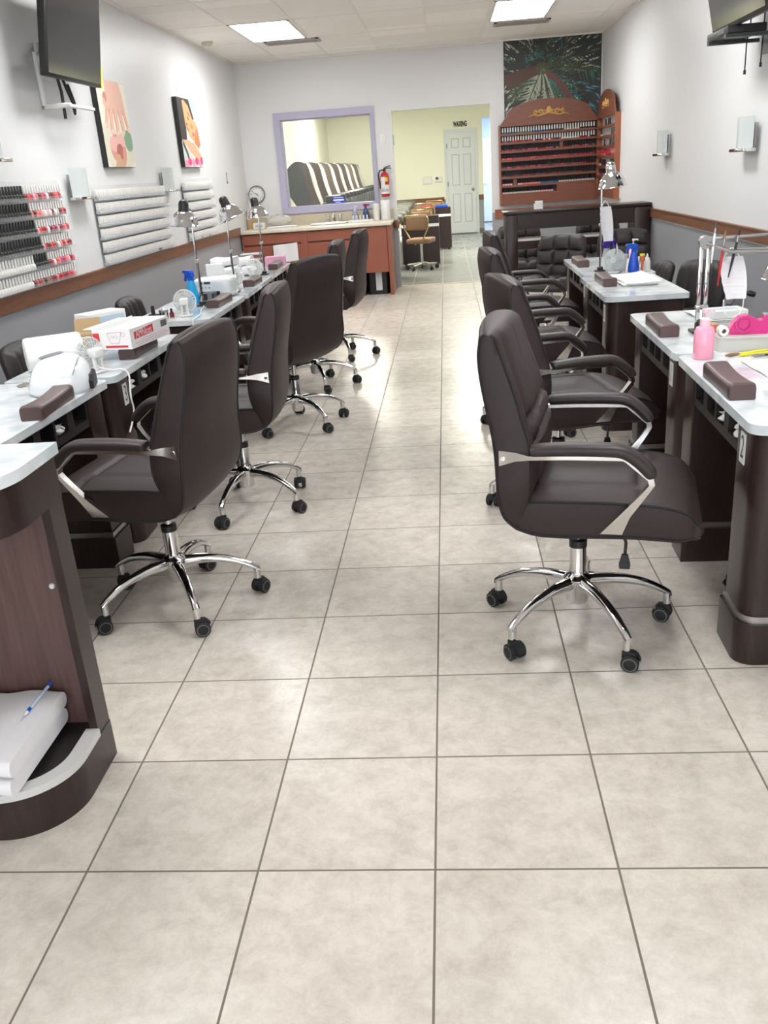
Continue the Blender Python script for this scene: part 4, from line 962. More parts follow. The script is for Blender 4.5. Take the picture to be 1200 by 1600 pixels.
def paint_face(poly):
    poly([(0, 0), (1, 0), (1, 1), (0, 1)], 0); poly([(.60, .84), (1, .82), (1, 1), (.62, 1)], 1)
    poly([(0, .36), (.0, 1), (.42, 1), (.62, .86), (.34, .62), (.28, .40)], 2); poly([(.4, 1), (.62, 1), (.80, .72), (.72, .70), (.52, .88)], 2)
    poly([(.26, .96), (.36, .98), (.56, .90), (.70, .72), (.86, .68), (.92, .55), (.86, .44), (.74, .40), (.58, .40), (.42, .46), (.30, .62)], 3)       # face
    poly([(.70, .44), (.92, .64), (.99, .34), (.86, .28), (.66, .36)], 5); poly([(.02, .40), (.30, .40), (.62, .36), (.86, .24), (.98, .16), (.98, .04), (.70, .10), (.30, .26)], 4)   # hand and arm
    poly(blob(.48, .72, .035, .022, rot=-.9), 2); poly(blob(.40, .56, .035, .018, rot=-.9), 2); poly([(.50, .80), (.56, .74), (.58, .75), (.52, .82)], 2); poly([(.34, .63), (.40, .60), (.42, .62), (.36, .66)], 2)
    poly([(.56, .66), (.70, .60), (.64, .56), (.56, .60)], 5); poly(blob(.66, .49, .05, .03, rot=-.5), 6)
    poly([(0, .0), (0, .38), (.22, .32), (.46, .18), (.66, .0)], 7); poly([(.02, .34), (.16, .20), (.22, .10), (.30, .10), (.24, .22), (.08, .38)], 2)
    for i, (u, v) in enumerate(((.1, .05), (.28, .08), (.48, .07), (.66, .09), (.84, .06), (.95, .1))): poly(blob(u, v, .10, .06, 10), 6 if i % 2 else 8)
    return [mat('canvas_light', (226, 228, 226), .6), mat('canvas_aqua', (176, 220, 214), .6), mat('canvas_hair', (60, 52, 50), .6), mat('canvas_face', (232, 168, 118), .6), mat('canvas_hand', (226, 172, 136), .6), mat('canvas_face_shade', (196, 126, 82), .6),
            mat('canvas_pink', (222, 70, 120), .6), mat('canvas_shirt', (206, 212, 206), .6), mat('canvas_pale_pink', (236, 150, 180), .6)]
flat_canvas('canvas_picture', 'tall canvas print of a manicured hand over roses', 5.52, 6.16, 1.645, 2.27, 'black', paint_hand)
flat_canvas('canvas_picture', 'canvas print of a resting face with dark hair and pink flowers', 7.66, 8.36, 1.645, 2.285, 'black', paint_face)

# ------------------------------------------------------------------ wall sconces
def sconce(label, x, y, side, z=1.43):
    t = thing('wall_sconce', label, 'wall sconce', (x, y, z), 0 if side > 0 else PI, 'frosted wall sconces')
    b = MB(); b.box(0.001, 0.02, -0.10, 0.10, 0.0, 0.17); b.build('back_plate', 'steel', t, 0)
    b = MB()
    for r_ in (0, 1): b.grid(lambda u, v: (0.035 + (0.055 - 0.004 * r_) * math.cos(PI * (u - .5) * 0.9), 0.155 * (2 * u - 1), 0.02 + v * 0.19), 14, 2)
    b.build('frosted_shade', 'frost', t, 60)
    b = MB(); b.rbox(0.02, 0.10, -0.15, 0.15, 0.0, 0.022, 0.004, 2); b.build('chrome_bar', 'chrome', t, 30); return t
for x, y, s, lb in ((LX, 4.88, 1, 'frosted wall sconce between the coloured polish rack and the long white rack'), (LX, 7.0, 1, 'frosted wall sconce between the long and the short white gel racks'),
                    (LX, 3.66, 1, 'frosted wall sconce above the coloured polish rack, mostly out of view'), (RX, 4.73, -1, 'frosted wall sconce below the television that holds a black box'), (RX, 7.03, -1, 'frosted wall sconce toward the arched displays, clear of the television')):
    sconce(lb, x, y, s, 1.67 if y == 3.66 else 1.43)

# ------------------------------------------------------------------ televisions
t = thing('wall_tv', 'dark flat television with a yellow sticker, tilted down above the hand canvas', 'television', (-2.29, 4.68, 2.15)); TT = Matrix.Rotation(math.radians(9), 4, 'Y')
b = MB(); b.T = TT; b.rbox(-0.05, 0.0, -0.45, 0.45, 0.0, 0.56, 0.006, 2); b.build('casing', 'black', t, 30)
b = MB(); b.T = TT; b.box(0.0002, 0.0015, -0.437, 0.437, 0.022, 0.545); b.build('screen', 'tvs', t, 0)
b = MB(); b.T = TT; b.box(-0.03, 0.004, 0.4505, 0.454, 0.0, 0.13); b.box(0.0016, 0.003, 0.436, 0.4505, 0.0, 0.13); b.build('yellow_sticker', 'yellow', t, 0)
t = thing('tv_wall_mount', 'white wall bracket with hanging black cables under the television', 'wall bracket', (LX, 4.72, 2.0))
b = MB(); b.rbox(0.001, 0.02, -0.08, 0.10, 0.18, 0.40, 0.006); b.build('wall_plate', 'white', t)
b = MB(); b.rbox(0.02, 0.20, -0.03, 0.03, 0.24, 0.29, 0.006); b.build('arm', 'white', t)
b = MB(); b.rbox(0.001, 0.03, -0.13, -0.09, 0.0, 0.34, 0.01); b.rbox(0.001, 0.20, -0.13, -0.10, 0.0, 0.03, 0.01); b.rbox(0.17, 0.20, -0.13, 0.30, 0.0, 0.022, 0.008); b.build('lower_hook', 'white', t)
b = MB(); b.tube([(0.10, 0.02, 0.24), (0.12, 0.05, 0.12), (0.12, 0.10, 0.06), (0.12, 0.12, -0.02), (0.12, 0.14, 0.05), (0.11, 0.10, 0.16)], 0.010, 8); b.tube([(0.11, -0.06, 0.22), (0.12, -0.05, 0.1), (0.12, -0.06, -0.06)], 0.011, 8); b.build('cable', 'black', t)
t = thing('wall_tv', 'dark flat television above the black receiver box, cut by the picture edge', 'television', (1.80, 4.30, 2.12)); TT = Matrix.Rotation(math.radians(-12), 4, 'Y')
b = MB(); b.T = TT; b.rbox(0.0, 0.05, -0.5, 0.5, 0.0, 0.6, 0.006, 2); b.build('casing', 'black', t, 30)
b = MB(); b.T = TT; b.box(-0.0015, -0.0002, -0.485, 0.485, 0.025, 0.585); b.build('screen', 'tvs', t, 0)
t = thing('tv_wall_mount', 'dark wall bracket holding the flat black receiver box', 'wall bracket', (RX, 4.5, 2.0))
b = MB(); b.box(-0.012, -0.001, -0.14, 0.14, -0.02, 0.35); b.build('wall_plate', 'grey', t, 0); 
for a_ in ((-0.24, -0.012, -0.03, 0.03, 0.2, 0.25), (-0.32, -0.012, 0.20, 0.24, 0.06, 0.08), (-0.32, -0.012, -0.16, -0.12, 0.06, 0.08)): b = MB(); b.box(*a_); b.build('arm', 'dgrey', t, 0)
b = MB(); b.tube([(-0.10, 0.1, 0.2), (-0.12, 0.10, 0.05), (-0.12, 0.1, -0.10)], 0.004, 6); b.tube([(-0.05, 0.02, 0.2), (-0.05, 0.03, 0.0), (-0.05, 0.03, -0.07)], 0.004, 6); b.cyl((-0.12, .1, -.1), (-.12, .1, -.125), .008); b.cyl((-.05, .03, -.07), (-.05, .03, -.095), .008); b.build('cable', 'black', t)
t = thing('receiver_box', 'flat black box on the dark bracket under the television', 'media box', (RX - 0.20, 4.56, 2.081)); b = MB(); b.rbox(-0.11, 0.11, -0.22, 0.22, 0, 0.045, 0.005); b.build('housing', 'black', t)
b = MB(); b.box(-0.113, -0.110, -0.16, -0.02, 0.012, 0.03); b.build('front_panel', 'dgrey', t, 0)

# ------------------------------------------------------------------ things on the back wall
t = thing('wall_clock', 'round silver rimmed wall clock in the room corner', 'clock', (-2.392, BY, 1.305)); X90 = Matrix.Rotation(PI / 2, 4, 'X')
b = MB(); b.lathe([(0.11, 0.0), (0.11, 0.03), (0.102, 0.038), (0.096, 0.034), (0.096, 0.02)], 36, (0, -0.001, 0), X90, cap=False); b.build('rim', 'steel', t)
b = MB(); b.lathe([(0.098, 0.021), (0, 0.021)], 36, (0, 0, 0), X90, cap=False); b.build('dial', 'white', t)
b = MB()
for k in range(12):
    a = PI / 2 - k * PI / 6; text_mb(str(12 if k == 0 else k), 0.030, lambda u, v: (0.077 * math.cos(a) + u, -0.0222, 0.077 * math.sin(a) + v), b, 0)
b.build('numeral', 'black', t, 0)
b = MB()
for a, l, w in ((math.radians(152), 0.062, 0.004), (math.radians(-52), 0.042, 0.005)):
    dx, dz = math.cos(a), math.sin(a); b.prism([(-dz * w, dx * w), (dx * l, dz * l), (dz * w, -dx * w), (-dx * .012, -dz * .012)], 'y', -0.026, -0.0235)
b.build('hand', 'black', t, 0)
t = thing('fire_extinguisher', 'red fire extinguisher with white tag beside the doorway', 'fire extinguisher', (-0.69, BY - 0.075, 1.165))
b = MB(); b.lathe([(0, 0), (0.05, 0), (0.056, 0.008), (0.056, 0.24), (0.045, 0.275), (0.022, 0.295), (0.018, 0.31), (0, 0.31)], 24); b.build('cylinder', 'red', t)
b = MB(); b.grid(lambda u, v: (0.0568 * math.cos(-PI / 2 + (u - .5) * 2.4), 0.0568 * math.sin(-PI / 2 + (u - .5) * 2.4), 0.035 + v * 0.11), 12, 2, 0); b.grid(lambda u, v: (0.0572 * math.cos(-PI / 2 + (u - .5) * 1.8), 0.0572 * math.sin(-PI / 2 + (u - .5) * 1.8), 0.06 + v * 0.035), 12, 2, 1); b.grid(lambda u, v: (0.0568 * math.cos(-PI / 2 + .35 + (u - .5) * .9), 0.0568 * math.sin(-PI / 2 + .35 + (u - .5) * .9), 0.185 + v * 0.05), 8, 2, 2); b.build('label', ['white', 'lab', 'yellow'], t)
b = MB(); b.rbox(-.018, .018, -.018, .018, .305, .335, .004); b.tube([(0, 0, .33), (.04, 0, .345), (.09, 0, .34)], .007, 8); b.tube([(-.01, 0, .34), (.04, 0, .362), (.085, 0, .368)], .007, 8); b.build('valve_handle', 'black', t)
b = MB(); b.tube(spline([(-.015, 0, .325), (-.06, -.01, .315), (-.075, -.01, .25), (-.066, -.01, .17), (-.062, -.01, .10)], 16), .008, 8); b.build('hose', 'black', t)
b = MB(); b.box(-.045, .005, -.066, -.0645, .11, .24); b.build('tag_card', 'pedw', t, 0)
b = MB(); b.box(-.03, .03, .056, .074, .1, .25); b.build('wall_hook', 'steel', t, 0)
t = thing('switch_plate', 'white switch plate on the wall between the lavender window and the doorway', 'switch', (-0.687, BY, 1.86)); b = MB(); b.rbox(-.036, .036, -.008, 0, -.06, .06, .004); b.build('plate', 'white', t)
b = MB(); b.rbox(-.012, .012, -.013, -.006, -.025, .025, .002); b.build('rocker', 'white', t)
t = thing('switch_plate', 'small switch plate on the doorway jamb', 'switch', (DX0, BY + 0.06, 1.84)); b = MB(); b.rbox(0, .012, -.036, .036, -.06, .06, .004); b.build('plate', 'frost', t); b = MB(); b.rbox(.01, .018, -.012, .012, -.025, .025, .002); b.build('rocker', 'white', t)
t = thing('wall_hook_strip', 'thin grey cord clip on the wall beyond the face canvas', 'cord clip', (LX, 9.55, 1.53)); b = MB(); b.box(0.0005, 0.006, -.006, .006, -.05, .06); b.build('strip', 'grey', t, 0); b = MB(); b.rbox(0.0, .012, -.012, .012, -.065, -.05, .003); b.build('clip', 'grey', t)
# ------------------------------------------------------------------ chrome desk lamps
def lamp(label, x, y, h, head, tilt, rz=0, lean=(0, 0), cap='black', mask=False):
    """head = offset of the shade centre from the arm top, tilt = lean of the shade about local Y"""
    t = thing('desk_lamp', label, 'lamp', (x, y, ZT), rz, 'chrome desk lamps')
    b = MB(); b.rbox(-.034, .034, -.032, .032, 0, .010, .004); b.rbox(-.017, .017, -.02, .02, .010, .03, .004); b.build('base', 'black', t)
    zt = h - 0.10; lx, ly = lean; b = MB()
    for s in (-1, 1): b.cyl((0, s * .010, .03), (lx * .5, ly * .5 + s * .010, zt * .55), .0055, n=10)
    b.build('lower_arm', 'chrome', t)
    b = MB(); b.cyl((lx * .5, ly * .5 - .022, zt * .55), (lx * .5, ly * .5 + .022, zt * .55), .012, n=12); b.build('joint', 'steel', t)
    b = MB()
    for s in (-1, 1): b.cyl((lx * .5, ly * .5 + s * .006, zt * .55), (lx, ly + s * .006, zt), .005, n=10)
    b.tube([(lx, ly, zt), (lx + head[0] * .3, ly + head[1] * .3, zt + .05), (lx + head[0] * .8, ly + head[1] * .8, h - .035)], .008); b.build('upper_arm', 'chrome', t)
    R = Matrix.Rotation(tilt, 4, 'Y'); c = (lx + head[0], ly + head[1], h - .085)
    b = MB(); pr = [(0.030, .062), (.045, .056), (.066, .036), (.080, .008), (.087, -.022), (.093, -.028)]; pr += [(r - .003, z - .0015) for r, z in pr[::-1]]
    b.lathe(pr, 32, c, R, cap=False); sh = b.build('shade', 'chrome', t, 60)
    b = MB(); b.lathe([(.034, .056), (.034, .066), (.031, .07), (.031, .10), (.026, .116), (.014, .124), (0, .126)], 20, c, R); b.build('socket_cap', cap, sh)
    b = MB(); b.sphere((0, 0, 0), .026, n=14); b.lathe([(.013, .02), (.013, .05)], 12); bu = b.build('bulb', 'frost', sh); bu.matrix_local = Matrix.Translation(c) @ R
    return t
lamp('chrome desk lamp behind the brown cushion at the white nail dryer, by the blue bottle', -1.478, 4.03, .60, (-.035, -.03), .10)
lamp('chrome desk lamp between the white nail dryer and the standing packet', -1.41, 4.66, .60, (.03, .0), -.35)
lamp('chrome desk lamp standing before the wall clock', -1.405, 5.72, .555, (-.015, .03), -.1)
lamp('chrome dome desk lamp with a face mask hanging from it', 1.085, 4.53, .635, (.065, 0), -.12, cap='chrome')
# clamp lamp with folding double arm, right front
t = thing('folding_arm_lamp', 'chrome folding arm lamp behind the pink lotion bottle', 'lamp', (1.12, 2.215, ZT))
b = MB(); b.rbox(-.04, .04, -.04, .04, 0, .012, .004); b.rbox(-.02, .03, -.02, .02, .012, .05, .006); b.build('base', 'black', t)
b = MB()
for s in (-1, 1): b.rbox(s * .014 - .008, s * .014 + .008, -.008, .008, .04, .355, .003, 2)
b.rbox(-.026, .026, -.011, .011, .10, .112, .003, 2); b.build('upright_bar', 'chrome', t)
b = MB(); b.cyl((0, -.016, .362), (0, .016, .362), .026, n=20); b.build('joint', 'steel', t)
b = MB(); b.rbox(-.005, .30, -.006, .010, .368, .382, .004, 2); b.tube([(0, -.02, .36), (.09, -.03, .322), (.30, -.03, .31)], .008); b.tube([(0, .012, .35), (.10, .016, .328), (.30, .012, .318)], .006); b.build('folding_arm', 'steel', t)
b = MB(); b.tube([(.30, 0, .37), (.33, 0, .33), (.32, -.005, .29)], .009); b.build('neck', 'chrome', t)
b = MB(); pr = [(.022, .075), (.04, .065), (.062, .035), (.075, -.005), (.082, -.01)]; pr += [(r - .003, z - .0015) for r, z in pr[::-1]]; b.lathe(pr, 30, (.31, -.01, .215), None, cap=False); sh = b.build('shade', 'chrome', t, 60)
b = MB(); b.lathe([(.026, .07), (.026, .11), (0, .112)], 18, (.31, -.01, .215)); b.build('socket_cap', 'chrome', sh)
for (x0, x1, z0, z1, hc, bc, lb) in ((.022, .030, .28, .44, 'white', 'dgrey', 'white nail brush standing in the folding arm lamp joint'), (.052, .070, .19, .405, 'red', 'tan', 'red brown nail brush hanging from the folding lamp arm'), (.092, .126, .22, .41, 'black', 'black', 'black nail brush hanging from the folding lamp arm')):
    t = thing('nail_brush', lb, 'brush', (1.12, 2.190, ZT), 0, 'nail brushes in the lamp arm'); b = MB(); zm = z0 + (z1 - z0) * .72; xm = x0 + (x1 - x0) * .72
    b.tube([(x0, 0, z0), ((x0 + xm) / 2, 0, (z0 + zm) / 2), (xm, 0, zm)], [.002, .0055, .0045], 10); b.build('handle', hc, t)
    xf = x0 + (x1 - x0) * .85; zf = z0 + (z1 - z0) * .85; b = MB(); b.tube([(xm, 0, zm), (xf, 0, zf)], [.0045, .004], 10); b.build('ferrule', 'steel', t); b = MB(); b.tube([(xf, 0, zf), ((xf + x1) / 2, 0, (zf + z1) / 2), (x1, 0, z1)], [.004, .0048, .0008], 10); b.build('bristles', bc, t)
def mask(label, x, y, z0, z1, wx, rz, ear=True):
    t = thing('face_mask', label, 'face mask', (x, y, z0), rz); H = z1 - z0; b = MB()
    b.grid(lambda u, v: ((v - .5) * wx * (0.55 + .45 * math.sin(PI * (0.25 + .6 * (1 - u)))) + .03 * (1 - u) * wx / .1, .012 * math.cos(PI * (v - .5)) + .003 * math.sin(u * 34), H * u), 30, 12)
    b.grid(lambda u, v: ((v - .5) * wx * (0.55 + .45 * math.sin(PI * (0.25 + .6 * (1 - u)))) + .03 * (1 - u) * wx / .1, -.002 + .012 * math.cos(PI * (v - .5)), H * u), 12, 12); b.build('pleated_cloth', 'cloth', t, 70)
    b = MB()
    if ear: b.tube(spline([(-.02, 0, .0), (-.015, 0, -.05), (.02, 0, -.075), (.055, 0, -.05), (.06, 0, .005)], 14), .0025, 6)
    b.tube(spline([(-.03 * wx / .1, 0, H), (0, .005, H + .035), (.03 * wx / .1, 0, H)], 10), .0022, 6); b.build('ear_loop', 'white', t); return t
mask('white face mask hanging from the folding arm lamp', 1.225, 2.205, .885, 1.055, .10, 0)
mask('white face mask hanging on the dome lamp behind the folded paper towels', 1.10, 4.46, .95, 1.165, .085, .3, False)
t = thing('power_plug', 'black power plug on a curved cord at the back of the white papers', 'plug', (1.44, 2.80, ZT))
b = MB(); b.tube([(.045, .0, .062), (.062, .0, .060), (.085, .0, .052)], [.008, .015, .013], 10); b.build('plug_head', 'black', t)
b = MB(); b.tube(spline([(-.03, -.02, .005), (-.02, -.01, .02), (0, 0, .045), (.02, 0, .058), (.046, 0, .062)], 14), .004, 8); b.tube(spline([(-.03, -.02, .005), (-.01, .03, .005), (-.02, .07, .004)], 8), .004, 8); b.build('curved_cord', 'black', t)

# ------------------------------------------------------------------ small fans
def fan(label, x, y, z, rz, col='white', r=.066):
    t = thing('desk_fan', label, 'fan', (x, y, z), rz, 'small desk fans'); zc = r + .018
    b = MB()
    for xx, k in ((.0, 1.0), (-.016, .97), (.016, .97), (.024, .72), (.027, .4), (-.024, .72)): b.tube([(xx, k * r * math.cos(2 * PI * i / 28), zc + k * r * math.sin(2 * PI * i / 28)) for i in range(28)], .0022 if k == 1 else .0013, 5, closed=True)
    for i in range(22):
        a = 2 * PI * i / 22; c, s = math.cos(a), math.sin(a); b.tube([(.028, .018 * c, zc + .018 * s), (.026, r * .6 * c, zc + r * .6 * s), (.012, r * c, zc + r * s), (-.012, r * c, zc + r * s), (-.026, r * .6 * c, zc + r * .6 * s), (-.028, .02 * c, zc + .02 * s)], .0013, 4)
    b.build('cage', col, t)
    b = MB()
    for i in range(4):
        a0 = i * PI / 2
        b.grid(lambda u, v: (-.004 + .012 * (v - .5), (.014 + u * r * .72) * math.cos(a0 + v * 1.0), zc + (.014 + u * r * .72) * math.sin(a0 + v * 1.0)), 6, 6)
    b.lathe([(.016, -.012), (.016, .008), (.008, .014), (0, .014)], 14, (0, 0, zc), Matrix.Rotation(PI / 2, 4, 'Y')); b.build('blades', 'frost', t)
    b = MB(); b.lathe([(.0195, .026), (.0195, .029), (0, .031)], 18, (0, 0, zc), Matrix.Rotation(PI / 2, 4, 'Y')); b.rbox(-.07, -.024, -.026, .026, zc - .016, zc + .022, .008); b.build('motor_housing', col, t)
    b = MB(); b.rbox(-.055, -.040, -.022, -.010, .012, zc, .003); b.rbox(-.055, -.040, .010, .022, .012, zc, .003); b.rbox(-.065, .03, -.036, .036, 0, .012, .005); b.build('stand', col, t); return t
fan('small white fan behind the dome nail lamp', -1.455, 2.085, ZT, math.radians(150))
fan('small white fan beside the tiny dark red bottle', -1.475, 3.64, ZT, math.radians(100))
fan('small white fan beside the standing packet', -1.43, 4.86, ZT, math.radians(20))
fan('small white fan beyond the heap of three white towels', -1.43, 5.45, ZT, math.radians(-100))
fan('pale grey fan beside the dome lamp with the face mask', 1.155, 4.40, ZT, math.radians(-115), 'frost')

# ------------------------------------------------------------------ bottles
def spray(label, x, y, z, rz, body, head, s=1.0, group=None):
    t = thing('spray_bottle', label, 'spray bottle', (x, y, z), rz, group); t.scale = (s, s, s)
    b = MB(); b.lathe([(0, 0), (.030, 0), (.034, .005), (.034, .03), (.024, .085), (.017, .115), (.014, .122), (0, .122)], 24); b.build('body', body, t)
    b = MB(); b.lathe([(.016, .118), (.016, .134), (0, .135)], 16); b.prism([(-.022, .134), (-.02, .158), (-.012, .166), (.048, .168), (.052, .156), (.03, .150), (.016, .134)], 'y', -.011, .011); b.build('spray_head', head, t)
    b = MB(); b.prism([(.028, .150), (.040, .150), (.052, .118), (.046, .112)], 'y', -.006, .006); b.build('trigger', head, t); return t
spray('two tone blue spray bottle before the white nail dryer', -1.575, 4.17, ZT, math.radians(140), 'bluel', 'blue', 1.25)
spray('solid blue spray bottle beside the pale grey fan', 1.275, 4.39, ZT, math.radians(190), 'blue', 'blue', 1.06)
spray('purple headed spray bottle behind the chrome dome lamp', 1.145, 4.64, ZT, math.radians(10), 'clear', 'purple', 1.15)
def pump(label, x, y, z, body, head, h, r):
    t = thing('pump_bottle', label, 'pump bottle', (x, y, z), 0.4)
    b = MB(); hb = h * .66; b.lathe([(0, 0), (r * .94, 0), (r, .005), (r, hb * .86), (r * .8, hb * .97), (r * .45, hb), (0, hb)], 28); b.build('body', body, t)
    b = MB(); b.lathe([(r * .5, hb), (r * .5, hb + .025), (r * .35, hb + .03), (r * .13, hb + .032), (r * .13, h - .012), (r * .32, h - .012), (r * .32, h), (0, h)], 18); b.tube([(0, 0, h - .006), (.03, 0, h - .006), (.038, 0, h - .012)], .005); b.build('pump_head', head, t); return t
pump('pink lotion pump bottle on the desk with plate 2', 0.998, 1.712, ZT, 'pink', 'pinkp', .178, .036)
pump('pale pink pump bottle behind the solid blue spray bottle', 1.335, 4.72, ZT, 'pinkp', 'white', .178, .028)
t = thing('nail_brush_pot', 'orange and yellow topped bottle between the solid blue spray and the dropper bottle', 'bottle', (1.325, 4.37, ZT)); b = MB(); b.lathe([(0, 0), (.008, 0), (.008, .06), (.016, .07), (.018, .10), (0, .102)], 14); b.build('body', 'orange', t); b = MB(); b.lathe([(.017, .098), (.017, .112), (0, .113)], 14); b.build('cap', 'yellow', t)
t = thing('dropper_bottle', 'small white dropper bottle beside the solid blue spray bottle', 'bottle', (1.365, 4.415, ZT)); b = MB(); b.lathe([(0, 0), (.022, 0), (.022, .06), (.012, .075), (0, .076)], 18); b.build('body', 'pedw', t); b = MB(); b.lathe([(.011, .074), (.009, .088), (.003, .108), (0, .109)], 12); b.build('nozzle', 'white', t)
t = thing('plastic_cup', 'clear plastic cup behind the pale grey fan', 'cup', (1.22, 4.52, ZT)); b = MB(); b.lathe([(.030, 0), (.042, .10), (.041, .10), (.029, .002), (0, .002)], 22, cap=False); b.build('cup_body', 'bin', t); b = MB(); b.tube([(.042 * math.cos(a), .042 * math.sin(a), .10) for a in [2 * PI * i / 20 for i in range(20)]], .002, 5, closed=True); b.build('rim', 'frost', t)
t = thing('nail_brush', 'white handled brush standing in the clear cup', 'brush', (1.21, 4.52, ZT + .006)); b = MB(); b.tube([(0, 0, 0), (-.02, 0, .15)], .005, 8); b.build('handle', 'white', t); b = MB(); b.tube([(-.02, 0, .15), (-.022, 0, .17)], [.004, .001], 8); b.build('tip', 'white', t)
t = thing('white_holder', 'small white plastic holder on the desk edge by the channel tufted chairs', 'holder', (1.365, 4.60, ZT)); b = MB(); b.rbox(-.03, .03, -.05, .05, 0, .012, .004); b.rbox(-.012, -.002, -.045, -.03, .012, .055, .003); b.rbox(-.012, -.002, .03, .045, .012, .07, .003); b.build('frame', 'white', t); b = MB(); b.rbox(-.01, .05, -.04, .03, .055, .064, .003); b.build('arm', 'white', t)
def sheets(label, x0, x1, y0, y1, z, name='paper_towels', m='whitem', n=3, cat='paper towels', rz=0.0, th=.0045, grp=None, curl=.012):
    b = MB(); cx, cy = (x0 + x1) / 2, (y0 + y1) / 2
    for k in range(n):
        r = random.Random(k + int(x0 * 100)); ox, oy, a = r.uniform(-.01, .01), r.uniform(-.01, .01), r.uniform(-.06, .06) + rz; c, s = math.cos(a), math.sin(a)
        def top(u, v, dz):
            px_, py_ = (u - .5) * (x1 - x0), (v - .5) * (y1 - y0); zz = .001 + k * th + dz + curl * (u ** 3) * (k + 1) / n * (1 if v > .3 else .4) + .003 * math.sin(v * 5 + k) ** 2
            return (cx + ox + px_ * c - py_ * s, cy + oy + px_ * s + py_ * c, z + zz)
        b.grid(lambda u, v: top(u, v, th * .8), 12, 12); b.grid(lambda u, v: top(u, v, 0), 12, 12)
        b.grid(lambda u, v: top(u, 0, v * th * .8), 12, 2); b.grid(lambda u, v: top(u, 1, v * th * .8), 12, 2); b.grid(lambda u, v: top(0, u, v * th * .8), 12, 2); b.grid(lambda u, v: top(1, u, v * th * .8), 12, 2)
    o = b.build(name, m, None, 50); tag(o, label, cat, grp); return o
sheets('folded white paper towels in front of the solid blue spray bottle', 1.085, 1.285, 3.72, 4.16, ZT, n=4)
sheets('white paper sheets on the desk with plate 1 behind the folding lamp', 1.19, 1.40, 2.42, 2.74, ZT, 'paper_sheets', n=2, cat='paper', th=.004, curl=0)
t = thing('tissue_box', 'flat white box on the papers by the folding lamp', 'box', (1.30, 2.49, ZT + .012), .1); b = MB(); b.rbox(-.08, .08, -.06, .06, 0, .034, .003, 1); b.build('carton', 'whitem', t, 30); b = MB(); b.box(-.05, .05, -.02, .02, .0342, .0348); b.build('printed_panel', 'bluebox', t, 0)
# near right desk: bin, tape dispenser, brushes
t = thing('plastic_bin', 'frosted plastic bin under the magenta tape dispenser', 'bin', (1.215, 1.90, ZT), -.12); b = MB(); o_ = rrect(-.13, .13, -.11, .11, .02); i_ = rrect(-.127, .127, -.107, .107, .018)
b.prism(o_, 'z', 0, .003); n = len(o_); b.add([(p[0], p[1], z) for z in (.003, .05) for p in o_] + [(p[0], p[1], z) for z in (.003, .05) for p in i_], [(i, (i + 1) % n, n + (i + 1) % n, n + i) for i in range(n)] + [(2 * n + i, 3 * n + i, 3 * n + (i + 1) % n, 2 * n + (i + 1) % n) for i in range(n)]); b.build('tub', 'bin', t, 40)
b = MB(); b.prism(rrect(-.134, .134, -.114, .114, .022), 'z', .05, .056); b.build('lid', 'bin', t, 40)
t = thing('tape_dispenser', 'bright magenta tape dispenser on the frosted bin', 'tape dispenser', (1.19, 1.85, ZT + .0565), -.10)
b = MB(); pf = [(-.062, .0), (.070, 0), (.074, .012), (.070, .066), (.060, .070), (.054, .052), (.040, .048), (.022, .060), (-.005, .070), (-.03, .064), (-.052, .044), (-.066, .016)]; b.prism(pf, 'y', -.026, .026)
b.build('body', 'magenta', t, 25)
b = MB(); b.lathe([(.024, -.0), (.030, 0), (.030, .003), (.024, .003)], 24, (-.018, -.030, .040), X90, cap=False); b.lathe([(0, 0), (.018, 0), (.018, .003), (0, .003)], 20, (-.018, -.0265, .040), X90); b.build('hub', 'magenta', t)
b = MB(); b.box(.056, .074, -.022, .022, .066, .071); b.build('cutter', 'steel', t, 0)
t = thing('tape_roll', 'small white roll on the frosted bin beside the magenta dispenser', 'tape roll', (1.098, 1.835, ZT + .0565)); b = MB(); b.lathe([(.008, -.02), (.018, -.02), (.018, .02), (.008, .02)], 20, (0, 0, .018), X90, cap=False); b.build('roll', 'white', t); b = MB(); b.lathe([(.008, -.019), (.009, -.019), (.009, .019), (.008, .019)], 16, (0, 0, .018), X90, cap=False); b.build('core', 'brownbox', t)
t = thing('nail_buffer', 'orange nail buffer block on the frosted bin', 'buffer', (1.085, 1.925, ZT + .0565), .2); b = MB(); b.rbox(-.016, .016, -.03, .03, 0, .028, .002, 1, 0); b.build('block', 'orange', t); b = MB(); b.box(-.016, .016, -.03, .03, .0282, .030); b.build('grit_face', 'brownbox', t, 0)
def rod(label, name, cat, p, q, r, hm, bm, group=None):
    t = thing(name, label, cat, p, 0, group); d = Vector(q) - Vector(p); b = MB(); b.tube([(0, 0, 0), tuple(d * .4), tuple(d * .72)], [r * .6, r, r * .8], 8); b.build('handle', hm, t); b = MB(); b.tube([tuple(d * .72), tuple(d * .9), tuple(d)], [r * .9, r * 1.5, r * .4], 8); b.build('tip', bm, t)
rod('round tipped brush lying in front of the frosted bin', 'makeup_brush', 'brush', (1.27, 1.775, ZT + .007), (1.075, 1.705, ZT + .007), .005, 'yellow', 'tan')
rod('yellow handled file lying in front of the frosted bin', 'nail_file', 'nail file', (1.30, 1.745, ZT + .006), (1.12, 1.70, ZT + .006), .004, 'yellow', 'yellow')
rod('dark tweezers lying before the frosted bin', 'tweezers', 'tweezers', (1.335, 1.70, ZT + .005), (1.16, 1.685, ZT + .005), .004, 'black', 'steel')
sheets('white paper sheet beside the brown cushion on the plate 2 desk', 1.10, 1.33, 1.36, 1.62, ZT, 'paper_sheets', n=1, cat='paper', th=.003, curl=0)

